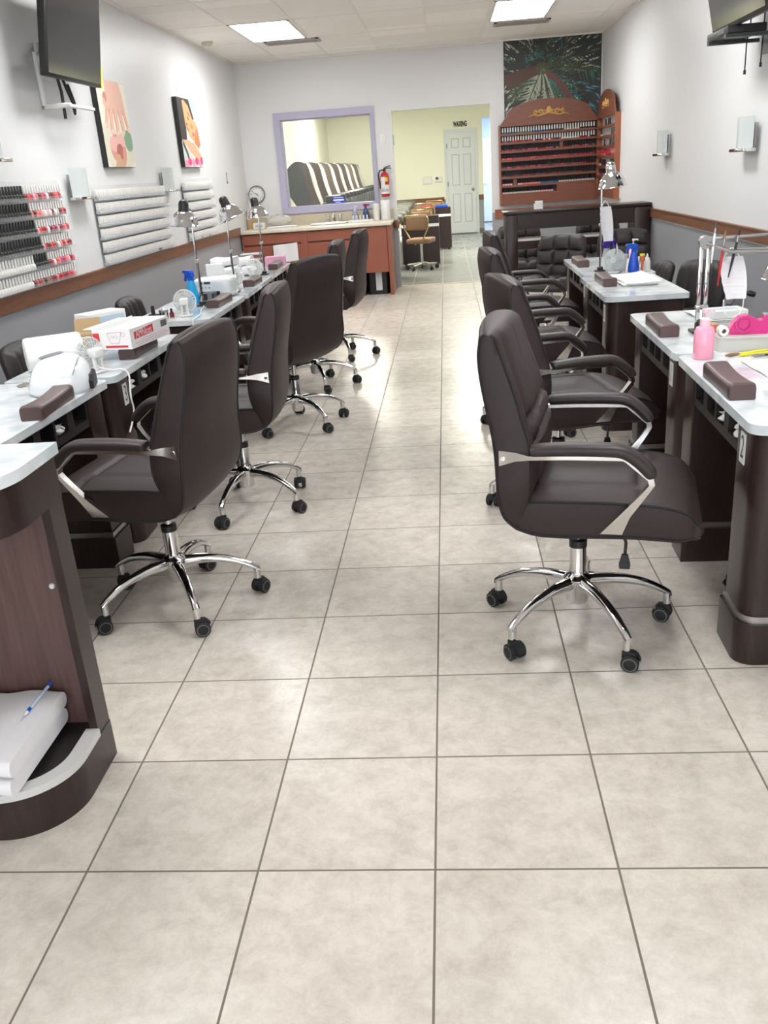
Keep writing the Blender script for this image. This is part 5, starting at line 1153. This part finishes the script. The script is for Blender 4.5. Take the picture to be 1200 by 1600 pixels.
# ------------------------------------------------------------------ left desk things
t = thing('nail_lamp', 'glossy white dome nail lamp with a black opening', 'nail lamp', (-1.44, 1.74, ZT), math.radians(14))
b = MB()
def dome(u, v):
    a = 2 * PI * v; p = u * PI / 2; ex, ey, ez = .125, .105, .150
    c, s = math.cos(a), math.sin(a); q = math.cos(p) ** .75
    x = ex * q * math.copysign(abs(c) ** .85, c); y = ey * q * math.copysign(abs(s) ** .85, s); return (x + .012 * math.sin(p), y, .012 + (ez - .012) * math.sin(p) ** 1.05)
b.grid(dome, 18, 40, closed_v=True); b.lathe([(.12, 0), (.125, .012)], 40, (0, 0, 0), Matrix.Diagonal((1, .84, 1, 1))); b.build('shell', 'whitegl', t, 60)
b = MB(); A = [(-.058, .0), (-.058, .03), (-.045, .055), (0, .066), (.045, .055), (.058, .03), (.058, .0)]; b.prism([(y, z + .010) for y, z in A], 'x', .03, .1265); b.build('hand_opening', 'black', t, 0)
b = MB(); b.lathe([(0, .003), (.045, .0), (.05, -.003)], 28, (-.02, 0, .1465), Matrix.Rotation(-.16, 4, 'Y') @ Matrix.Diagonal((1, .8, 1, 1))); b.build('control_panel', 'grey', t)
b = MB(); b.tube([(.055 + .03 * math.cos(a), .098 * math.sin(a), .055 + .076 * math.cos(a)) for a in [-1.3 + 2.6 * i / 18 for i in range(19)]], .0018, 5); b.build('seam', 'grey', t)
t = thing('paper_roll', 'big white paper roll lying behind the dome nail lamp', 'paper roll', (-1.665, 2.213, ZT + .0745)); q = Vector((.86, .50, 0)).to_track_quat('Z', 'Y').to_matrix().to_4x4()
b = MB(); b.lathe([(.016, -.118), (.058, -.122), (.069, -.118), (.0735, -.108), (.0735, .108), (.069, .118), (.058, .122), (.016, .118)], 40, (0, 0, 0), q, cap=False); b.build('paper', 'whitem', t, 40); b = MB(); b.lathe([(.014, -.117), (.016, -.117), (.016, .117), (.014, .117)], 20, (0, 0, 0), q, cap=False); b.build('core', 'brownbox', t)
t = thing('printed_box', 'open white box with red printed panels resting on a brown cushion', 'box', (-1.40, 2.49, ZT + .053), math.radians(-9)); hx, hy, H = .095, .19, .088
b = MB(); b.box(-hx, hx, -hy, hy, 0, .003, 0)
for (a, c, d, e, z) in ((-hx, -hx + .003, -hy, hy, H + .006), (hx - .003, hx, -hy, hy, H), (-hx, hx, -hy, -hy + .003, H), (-hx, hx, hy - .003, hy, H)): b.box(a, c, d, e, .003, z, 0)
b.box(-hx + .003, hx - .01, -hy + .003, hy - .003, .07, .072, 0)
X = hx + .0006; b.add([(X, -hy + .03, .038), (X, -hy + .215, .042), (X, -hy + .215, .079), (X, -hy + .03, .070)], [(0, 1, 2, 3)], 1)
text_mb('AMNices', .042, lambda u, v: (X + .0006, -hy + .122 + u * .98, .057 + v * 1.1 + u * .02), b, 0)
for k in range(11): b.box(X, X + .0004, hy - .085 + k * .0058, hy - .085 + k * .0058 + (.0036 if k % 3 else .002), .048, .078, 2)
for k, (a, c) in enumerate(((.05, .33), (.03, .36), (.1, .34))): b.box(X, X + .0004, -hy + a, -hy + c, .010 + k * .009, .012 + k * .009, 3)
Y = -hy - .0006; b.box(-hx + .004, -hx + .035, Y - .0004, Y, .035, .075, 1); b.box(-hx + .06, hx - .02, Y - .0004, Y, .008, .018, 1)
for P in ([(-.02, .074), (.05, .078)], [(-.02, .074), (-.008, .028)], [(-.008, .028), (.034, .028)], [(.034, .028), (.05, .078)]): b.tube([(P[0][0], Y, P[0][1]), (P[1][0], Y, P[1][1])], .0012, 4, 3)
text_mb('NICE', .016, lambda u, v: (.014 + u, Y - .001, .056 + v), b, 3); b.tube([(.058 + .009 * math.cos(2 * PI * i / 10), Y, .066 + .009 * math.sin(2 * PI * i / 10)) for i in range(10)], .001, 4, 3, closed=True)
b.build('carton', ['whitem', 'redp', 'dgrey', 'pinkbox'], t, 0)
b = MB(); b.box(-hx - .045, -hx - .001, -hy + .01, hy - .05, H + .002, H + .005); b.build('flap', 'whitem', t, 0)
t = thing('pale_blue_box', 'white and pale blue box standing behind the red and white box', 'box', (-1.675, 2.83, ZT), math.radians(-34)); b = MB(); b.rbox(-.06, .06, -.11, .11, 0, .158, .002, 1, 0); b.build('carton', 'whitem', t, 0); b = MB(); b.box(.0602, .061, -.10, .10, .01, .14, 0); b.box(.0611, .0614, -.08, -.02, .085, .11, 1); b.box(.0611, .0614, -.01, .05, .09, .096, 1); b.build('printed_side', ['bluebox', 'grey'], t, 0)
t = thing('cardboard_box', 'small brown cardboard box behind the white paper roll', 'box', (-1.665, 2.60, ZT), .3); b = MB(); b.box(-.06, .06, -.05, .05, 0, .09); b.build('carton', 'brownbox', t, 0); b = MB(); b.add([(-.06, .05, .09), (.06, .05, .09), (.065, .075, .15), (-.055, .075, .15), (-.06, .053, .09), (.06, .053, .09), (.065, .078, .15), (-.055, .078, .15)], [(0, 1, 2, 3), (4, 5, 6, 7), (0, 1, 5, 4), (3, 2, 6, 7), (0, 3, 7, 4), (1, 2, 6, 5)]); b.build('flap', 'brownbox', t, 0)
rod('gold nail tool lying before the dome nail lamp', 'nail_tool', 'nail tool', (-1.56, 1.88, ZT + .005), (-1.685, 1.855, ZT + .005), .005, 'gold', 'steel', 'nail tools by the dome nail lamp')
rod('grey nail tool lying beside the gold one', 'nail_tool', 'nail tool', (-1.58, 1.92, ZT + .005), (-1.68, 1.885, ZT + .005), .004, 'grey', 'steel', 'nail tools by the dome nail lamp')
sheets('small white card lying before the white paper roll', -1.71, -1.63, 2.0, 2.08, ZT, 'paper_card', n=1, cat='paper', th=.003, curl=0)
o = MB(); o.tube(spline([(-1.40, 2.03, ZT + .03), (-1.36, 2.05, ZT + .012), (-1.315, 2.07, ZT + .008), (-1.292, 2.07, ZT - .02), (-1.285, 2.03, ZT - .10), (-1.283, 2.03, ZT - .17), (-1.29, 1.96, ZT - .24)], 26), .004, 8); tag(o.build('white_cable', 'white', None), 'white cord hanging over the desk edge beside plate 3', 'cable')
# third left desk
t = thing('nail_dryer', 'white box shaped nail dryer with a small dark display', 'nail dryer', (-1.485, 4.45, ZT), math.radians(-6)); b = MB(); b.rbox(-.125, .125, -.11, .11, .0, .138, .034, 4); b.build('housing', 'whitegl', t)
b = MB(); b.box(-.085, .06, -.1112, -.1095, .01, .05); b.build('hand_opening', 'black', t, 0); b = MB(); b.box(-.075, -.055, -.1112, -.1098, .098, .113); b.box(-.045, .0, -.1112, -.1098, .098, .113); b.build('display', 'dgrey', t, 0)
b = MB(); [b.sphere((-.06 + k * .025, -.110, .075), .005) for k in range(3)]; b.build('button', 'grey', t)
t = thing('polish_tray', 'small black box with bottles before the white nail dryer', 'box', (-1.475, 4.20, ZT)); b = MB(); b.rbox(-.04, .04, -.05, .05, 0, .06, .004, 1); b.build('box_body', 'black', t); b = MB(); b.rbox(.0, .03, -.052, -.045, .01, .065, .002, 1); b.build('front_plate', 'grey', t)
t = thing('primer_bottle', 'squat black bottle on the desk corner beside the metal jar', 'bottle', (-1.655, 3.58, ZT)); b = MB(); b.rbox(-.028, .028, -.02, .02, 0, .028, .005); b.build('body', 'black', t); b = MB(); b.lathe([(.012, .028), (.010, .075), (0, .076)], 14); b.build('cap', 'black', t)
t = thing('metal_jar', 'small shiny metal jar beside the squat black bottle', 'jar', (-1.60, 3.60, ZT)); b = MB(); b.lathe([(0, 0), (.026, 0), (.026, .034), (.02, .04), (0, .04)], 20); b.build('body', 'chrome', t); b = MB(); b.lathe([(.028, .034), (.028, .046), (.006, .052), (0, .056)], 20); b.build('lid', 'steel', t)
t = thing('red_bottle', 'tiny dark red bottle between the metal jar and a white fan', 'bottle', (-1.555, 3.61, ZT)); b = MB(); b.lathe([(0, 0), (.014, 0), (.014, .026), (0, .03)], 14); b.build('body', 'pol2', t); b = MB(); b.lathe([(.008, .028), (.007, .05), (0, .051)], 10); b.build('cap', 'black', t)
o = MB(); o.tube(spline([(-1.455, 3.965, ZT + .008), (-1.44, 3.90, ZT + .008), (-1.42, 3.76, ZT + .008), (-1.38, 3.60, ZT + .008), (-1.376, 3.45, ZT + .008), (-1.377, 3.418, ZT - .002), (-1.378, 3.412, ZT - .04), (-1.37, 3.41, ZT - .15), (-1.36, 3.41, ZT - .30)], 26), .004, 8); tag(o.build('white_cable', 'white', None), 'white cord hanging over the desk end beside the metal jar', 'cable')
t = thing('tip_packet', 'clear packet with blue and pink print standing behind the white nail dryer', 'packet', (-1.58, 4.84, ZT), math.radians(-80)); b = MB(); b.rbox(-.012, .012, -.065, .065, 0, .185, .004, 1, 0); b.box(.0125, .013, -.045, .03, .10, .11, 1); b.box(.0125, .013, -.06, -.01, .03, .07, 2); b.build('pouch', ['whitem', 'purple', 'pinkbox'], t, 0); b = MB(); b.sphere((.014, -.02, .045), .012); b.build('red_label', 'redp', t)
for k, (x, y, z0, z1, sx, sy, lb) in enumerate(((-1.60, 5.18, .0, .06, .22, .30, 'lowest white towel of the heap of three'), (-1.605, 5.20, .064, .118, .20, .27, 'middle white towel of the heap of three'), (-1.60, 5.22, .122, .175, .17, .22, 'topmost white towel of the heap of three'), (-1.60, 5.78, 0, .065, .2, .2, 'lower of two white towels before the grey tray rack'), (-1.60, 5.78, .069, .13, .18, .17, 'upper of two white towels before the grey tray rack'))):
    pad('folded_towel', x - sx / 2, x + sx / 2, y - sy / 2, y + sy / 2, ZT + z0 * 1.06 + .011, ZT + z1 * 1.06 + .008, 'cloth', lb, 'towel', 'white towels on the desks')
t = thing('tray_stack', 'grey plastic tray rack beyond the two white towels', 'tray', (-1.57, 6.06, ZT)); b = MB()
for k in range(4): b.rbox(-.09, .09, -.07, .07, .004 + k * .045, .014 + k * .045, .003, 1)
b.build('tray', 'frost', t); b = MB(); [b.box(s * .085 - .004, s * .085 + .004, -.07, -.06, 0, .165) for s in (-1, 1)]; [b.box(s * .085 - .004, s * .085 + .004, .06, .07, 0, .165) for s in (-1, 1)]; b.build('post', 'grey', t, 0)
t = thing('pink_box', 'pink box at the end of the desk row, behind the last cushion', 'box', (-1.455, 6.50, ZT), .1); b = MB(); b.rbox(-.09, .09, -.06, .06, 0, .075, .003, 1); b.build('carton', 'pinkbox', t, 0); b = MB(); b.box(-.085, .085, -.055, .055, .0752, .0775); b.build('lid', 'pinkbox', t, 0)
# tissues in the desk bins
def tissue(label, x, y, z, s=1):
    r = random.Random(int(y * 100)); b = MB(); ph = [r.uniform(0, 6) for _ in range(6)]
    b.grid(lambda u, v: (x + s * (.028 + .012 * math.sin(9 * v + ph[0])) * math.cos(2 * PI * u), y + s * (.034 + .014 * math.sin(7 * u + ph[1] + 5 * v)) * math.sin(2 * PI * u), z + s * .05 * v + .006 * math.sin(11 * u + ph[2]) * s) if v < .99 else (x, y, z + .045 * s), 18, 9)
    o = b.build('tissue', 'whitem', None, 60); tag(o, label, 'tissue', 'white tissues in the desk bins')
tissue('crumpled white tissue in a bin under the dome nail lamp', -1.383, 1.50, .650, .72)
tissue('crumpled white tissue in the bin beside plate 3', -1.363, 2.238, .650, .72)
tissue('crumpled white tissue in the second bin from plate 3', -1.363, 2.408, .650, .72)
tissue('crumpled white tissue in the bin beside plate 2', 0.958, 1.088, .650, .72)
tissue('crumpled white tissue in the second bin from plate 2', 0.955, 1.245, .650, .72)
o = MB(); o.tube(spline([(1.30, 1.45, .008), (1.12, 1.42, .007), (1.03, 1.38, .008), (1.07, 1.30, .007), (1.15, 1.36, .018), (1.08, 1.44, .016), (1.04, 1.36, .018), (1.12, 1.27, .008), (1.30, 1.25, .007)], 40), .0055, 8); tag(o.build('black_cable', 'black', None), 'black cable looped on the floor under the desk with plate 2', 'cable')

# ------------------------------------------------------------------ things on the washing counter
CZT = .8875
t = thing('paper_towel_roll', 'tall white paper towel roll on the counter under the fire extinguisher', 'paper towel roll', (-.70, 10.46, CZT)); b = MB(); b.lathe([(.016, 0), (.058, 0), (.06, .003), (.06, .235), (.058, .238), (.016, .238)], 28, cap=False); b.build('paper', 'whitem', t); b = MB(); b.lathe([(.014, .001), (.016, .001), (.016, .24), (.014, .24)], 16, cap=False); b.build('core', 'brownbox', t)
t = thing('foam_cups', 'shorter white stack of cups beside the paper towel roll', 'cups', (-.82, 10.44, CZT)); b = MB(); b.lathe([(0, 0), (.036, 0), (.046, .17), (.044, .20), (0, .202)], 24); b.build('cup_stack', 'pedw', t); b = MB(); [b.tube([((.041 + k * .002) * math.cos(2 * PI * i / 20), (.041 + k * .002) * math.sin(2 * PI * i / 20), .09 + k * .03) for i in range(20)], .0025, 5, closed=True) for k in range(4)]; b.build('rim', 'white', t)
t = thing('cleaner_bottle', 'dark bottle with a red top on the counter by the white cups', 'bottle', (-.955, 10.45, CZT)); b = MB(); b.lathe([(0, 0), (.04, 0), (.042, .1), (.03, .14), (.015, .16), (0, .16)], 20); b.build('body', mat('navy_label', (44, 72, 110), .3), t); b = MB(); b.lathe([(.016, .155), (.014, .20), (0, .205)], 14); b.rbox(-.03, .05, -.012, .012, .185, .21, .004); b.build('spray_head', 'pol2', t)
t = thing('soap_bottle', 'pale lilac soap bottle beside the dark red topped bottle', 'bottle', (-1.10, 10.46, CZT)); b = MB(); b.lathe([(0, 0), (.036, 0), (.038, .10), (.02, .13), (0, .132)], 20); b.build('body', mat('lilac_soap', (150, 152, 176), .2), t); b = MB(); b.lathe([(.014, .13), (.012, .15), (.004, .152), (.004, .18), (.01, .182), (0, .19)], 12); b.tube([(0, 0, .186), (.035, 0, .184)], .004); b.build('pump_head', 'white', t)
t = thing('counter_tray', 'white tray of small bottles on the counter in front of the soap bottle', 'tray', (-1.0, 10.28, CZT)); b = MB(); b.rbox(-.17, .15, -.07, .07, 0, .012, .004); b.rbox(-.17, .15, -.07, -.064, .012, .03, .002, 1); b.build('tray', 'white', t)
for k in range(5):
    o = bpy.data.objects.new('lotion_bottle', bottle_mesh('capw', 'lab')[0]); COL.objects.link(o); o.location = (-1.11 + k * .045, 10.28, CZT + .0125); tag(o, 'tiny grey bottle in the white tray on the cream counter', 'bottle', 'tiny bottles in the counter tray'); c = bpy.data.objects.new('cap', bottle_mesh('capw', 'lab')[1]); COL.objects.link(c); c.parent = o; c.scale = (1, 1, .8)
b = MB(); b.grid(lambda u, v: (-2.10 + .17 * (1 - (2 * u - 1) ** 2) ** .5 * math.cos(2 * PI * v) * (1 + .08 * math.sin(v * 31)) , 10.38 + .10 * (1 - (2 * u - 1) ** 2) ** .5 * math.sin(2 * PI * v), CZT + .084 + .07 * (2 * u - 1) + .006 * math.sin(v * 40 + u * 9)), 14, 28, closed_v=True)
tag(b.build('plastic_bag', 'clear', None, 70), 'crumpled clear plastic bag on the cream counter', 'bag')
sheets('flat white towels lying on the counter in front of the clear plastic bag', -2.20, -1.84, 10.05, 10.25, CZT, 'counter_towel', 'cloth', 2, 'towel', 0, .01, None, 0)
t = thing('white_box', 'small white box on the counter beside the chrome lamp shade', 'box', (-2.33, 10.25, CZT)); b = MB(); b.rbox(-.075, .075, -.05, .05, 0, .075, .004, 1); b.build('carton', 'pedw', t); b = MB(); b.box(-.05, .05, -.0515, -.0502, .02, .055); b.build('label', 'lab', t, 0)
t = thing('cardboard_box', 'brown cardboard box standing on the counter below the clock', 'box', (-2.44, 10.42, CZT)); b = MB(); b.box(-.07, .075, -.06, .06, 0, .225); b.build('carton', 'brownbox', t, 0); b = MB(); b.box(-.02, .02, -.0612, -.0602, .16, .21); b.build('label', 'tan', t, 0)

# ------------------------------------------------------------------ pedicure room
def make_ped(label, group):
    t = thing('pedicure_chair', label, 'pedicure chair', (0, 0, 0), 0, group)      # faces +X
    b = MB(); b.rbox(-.45, .50, -.38, .38, 0, .30, .03, 2); b.build('platform', 'basin', t, 30)
    b = MB(); b.rbox(.50, .92, -.30, .30, .0, .40, .06, 3); ba = b.build('foot_basin', 'basin', t, 30)
    b = MB(); b.rbox(.54, .88, -.24, .24, .395, .403, .003, 1); b.build('basin_well', 'pedw', ba)
    b = MB(); b.rbox(-.25, .42, -.26, .26, .30, .72, .05, 3); b.build('seat', 'pedg', t)
    # side outline of the tall curved back, then its cushion face
    back = [(-.26, .45), (-.30, .75), (-.42, 1.05), (-.54, 1.25), (-.585, 1.40), (-.56, 1.53), (-.50, 1.62), (-.40, 1.68), (-.30, 1.66)]
    front = [(.06, .62), (.0, .78), (-.08, .98), (-.15, 1.17), (-.20, 1.33), (-.23, 1.48), (-.25, 1.58), (-.28, 1.645)]
    o = spline(back, 24); i = spline(front, 24)
    b = MB(); b.prism(o + i[::-1], 'y', -.23, .23); bm_ = b.build('back_shell', 'pedg', t, 35)
    b = MB()
    for s in (-1, 1):
        vs = [(p[0] - .07, s * .238, p[1] - .01) for p in i] + [(p[0] + .02, s * .238, p[1] + .01) for p in i] + [(p[0] - .07, s * .215, p[1] - .01) for p in i] + [(p[0] + .02, s * .215, p[1] + .01) for p in i]; n = 24
        b.add(vs, [f for k in range(n - 1) for f in ((k, k + 1, n + k + 1, n + k), (2 * n + k, 3 * n + k, 3 * n + k + 1, 2 * n + k + 1), (n + k, n + k + 1, 3 * n + k + 1, 3 * n + k), (k, 2 * n + k, 2 * n + k + 1, k + 1))])
    b.build('side_trim', 'pedb', bm_, 40)
    b = MB(); b.grid(lambda u, v: (lambda p: (p[0] + .006 + .032 * math.sin(PI * min(1, u * 1.15)) ** .5 * (1 - (2 * v - 1) ** 4), -.212 + .424 * v, p[1] + .004))(i[8 + round(u * 15)]), 16, 14); b.build('back_cushion', 'pedw', bm_, 60)
    for s in (-1, 1):
        b = MB(); b.rbox(-.08, .16, s * .30 - .055, s * .30 + .055, .60, 1.13, .05, 3); am = b.build('armrest', 'pedg', t)
        b = MB(); b.rbox(-.02, .20, s * .30 - .05, s * .30 + .05, 1.13, 1.21, .025, 2); b.build('arm_tray', 'black', am)
    b = MB(); b.rbox(.42, .97, -.22, .22, .69, .83, .06, 3); b.build('leg_rest', 'peds', t)
    b = MB(); b.tube(spline([(.87, .26, .40), (.87, .26, .56), (.84, .22, .62), (.78, .18, .58)], 12), .014); b.build('basin_spout', 'chrome', ba)
    return t
PG = 'pedicure chairs in a row in the pedicure room'
pc = make_ped('first pedicure chair of the row behind the lavender framed window', PG)
xs = -1.56
for k, lb in enumerate(('', 'second pedicure chair behind the lavender framed window', 'third pedicure chair behind the lavender framed window', 'fourth pedicure chair, middle of the row behind the lavender window', 'fifth pedicure chair of the row behind the lavender window', 'sixth pedicure chair, next to last of the row', 'last pedicure chair of the row, before the yellow end wall')):
    if k == 0: pc.location = (xs, 11.62, 0)
    else: dup(pc, lb, (xs, 11.62 + 1.22 * k, 0), 0, PG)
def make_stool(label, group):
    t = thing('pedicure_stool', label, 'stool', (0, 0, 0), 0, group)               # faces +X
    b = MB(); b.rbox(-.19, .19, -.19, .19, .40, .475, .03, 3); b.build('seat', 'tan', t)
    b = MB(); b.rbox(-.235, -.185, -.17, .17, .60, .80, .03, 3); b.build('backrest', 'tan', t)
    b = MB(); b.tube([(-.10, .06, .39), (-.22, .10, .48), (-.235, .19, .64), (-.235, .19, .78), (-.235, .16, .82), (-.235, -.16, .82), (-.235, -.19, .78), (-.235, -.19, .64), (-.22, -.10, .48), (-.10, -.06, .39)], .011, 8); b.build('tube_frame', 'gold', t)
    b = MB(); b.cyl((0, 0, .07), (0, 0, .40), .022); b.build('column', 'chrome', t)
    for k in range(5):
        a = k * 2 * PI / 5 + .3; c, s = math.cos(a), math.sin(a); b = MB(); b.tube([(0, 0, .10), (.24 * c, .24 * s, .075)], [.022, .014], 8); lg = b.build('base_leg', 'chrome', t)
        b = MB(); b.cyl((.24 * c - .012 * s, .24 * s + .012 * c, .03), (.24 * c + .012 * s, .24 * s - .012 * c, .03), .03, n=14); b.cyl((.24 * c, .24 * s, .03), (.24 * c, .24 * s, .08), .008, n=8); b.build('caster', 'black', lg)
    return t
SG = 'tan stools in the pedicure room'
so = make_stool('tan stool with gold frame in front of the first dark cart', SG); so.location = (-.32, 12.62, 0); so.rotation_euler = (0, 0, math.radians(75))
for x, y, d, lb in ((-.32, 14.45, 80, 'tan stool with gold frame standing just behind the first dark cart'), (-.35, 15.1, 100, 'tan stool partly hidden by another behind the first dark cart'), (-.36, 17.2, 90, 'tan stool beyond the second dark cart by the pedicure chairs'), (-.20, 17.9, 260, 'tan stool at the very back, near the white door')):
    dup(so, lb, (x, y, 0), math.radians(d), SG)
def cart(label, x, y, tray):
    t = thing('pedicure_cart', label, 'cart', (x, y, 0), 0, 'dark pedicure carts'); b = MB(); b.box(-.30, .30, -.22, .22, .03, .60); b.build('body', 'wood', t, 0); b = MB(); b.box(-.30, .30, -.222, .22, .60, .645); b.build('white_strip', 'white', t, 0)
    b = MB(); b.box(-.30, .30, -.22, .22, .645, .76); b.build('top_drawer', 'wood', t, 0); b = MB(); [b.cyl((sx * .24, sy * .17, 0), (sx * .24, sy * .17, .03), .02, n=10) for sx in (-1, 1) for sy in (-1, 1)]; b.build('foot', 'black', t); return t
cart('dark pedicure cart with a bare top, behind the first tan stool', -.34, 13.42, None); cart('dark pedicure cart with red and blue trays on top', -.13, 16.2, None)
for x, m, lb in ((-.27, 'red', 'red tray on the dark cart in the pedicure room'), (-.0, 'blue', 'blue tray on the dark cart in the pedicure room')):
    t = thing('cart_tray', lb, 'tray', (x, 16.15, .7605)); b = MB(); b.rbox(-.12, .12, -.10, .10, 0, .035, .01, 2); b.build('tray_body', m, t); b = MB(); b.tube([(-.12, -.10, .037), (.12, -.10, .037), (.12, .10, .037), (-.12, .10, .037)], .005, 6, closed=True); b.build('rim', m, t)

# ------------------------------------------------------------------ daylight and view
w = bpy.data.worlds.new('daylight'); sc.world = w; w.use_nodes = True; bg = w.node_tree.nodes['Background']
bg.inputs['Color'].default_value = (0.90, 0.95, 1.0, 1); bg.inputs['Strength'].default_value = 6.0
b = MB(); b.box(-12, 12, -16, FY - WT, -.16, -.06); struct(b, 'floor_pavement', mat('pavement', (196, 192, 188), .9))
sc.view_settings.view_transform = 'Standard'; sc.view_settings.look = 'None'; sc.view_settings.gamma = 1.0; sc.view_settings.use_curve_mapping = False
sc.view_settings.exposure = 0.02
bpy.context.view_layer.update()
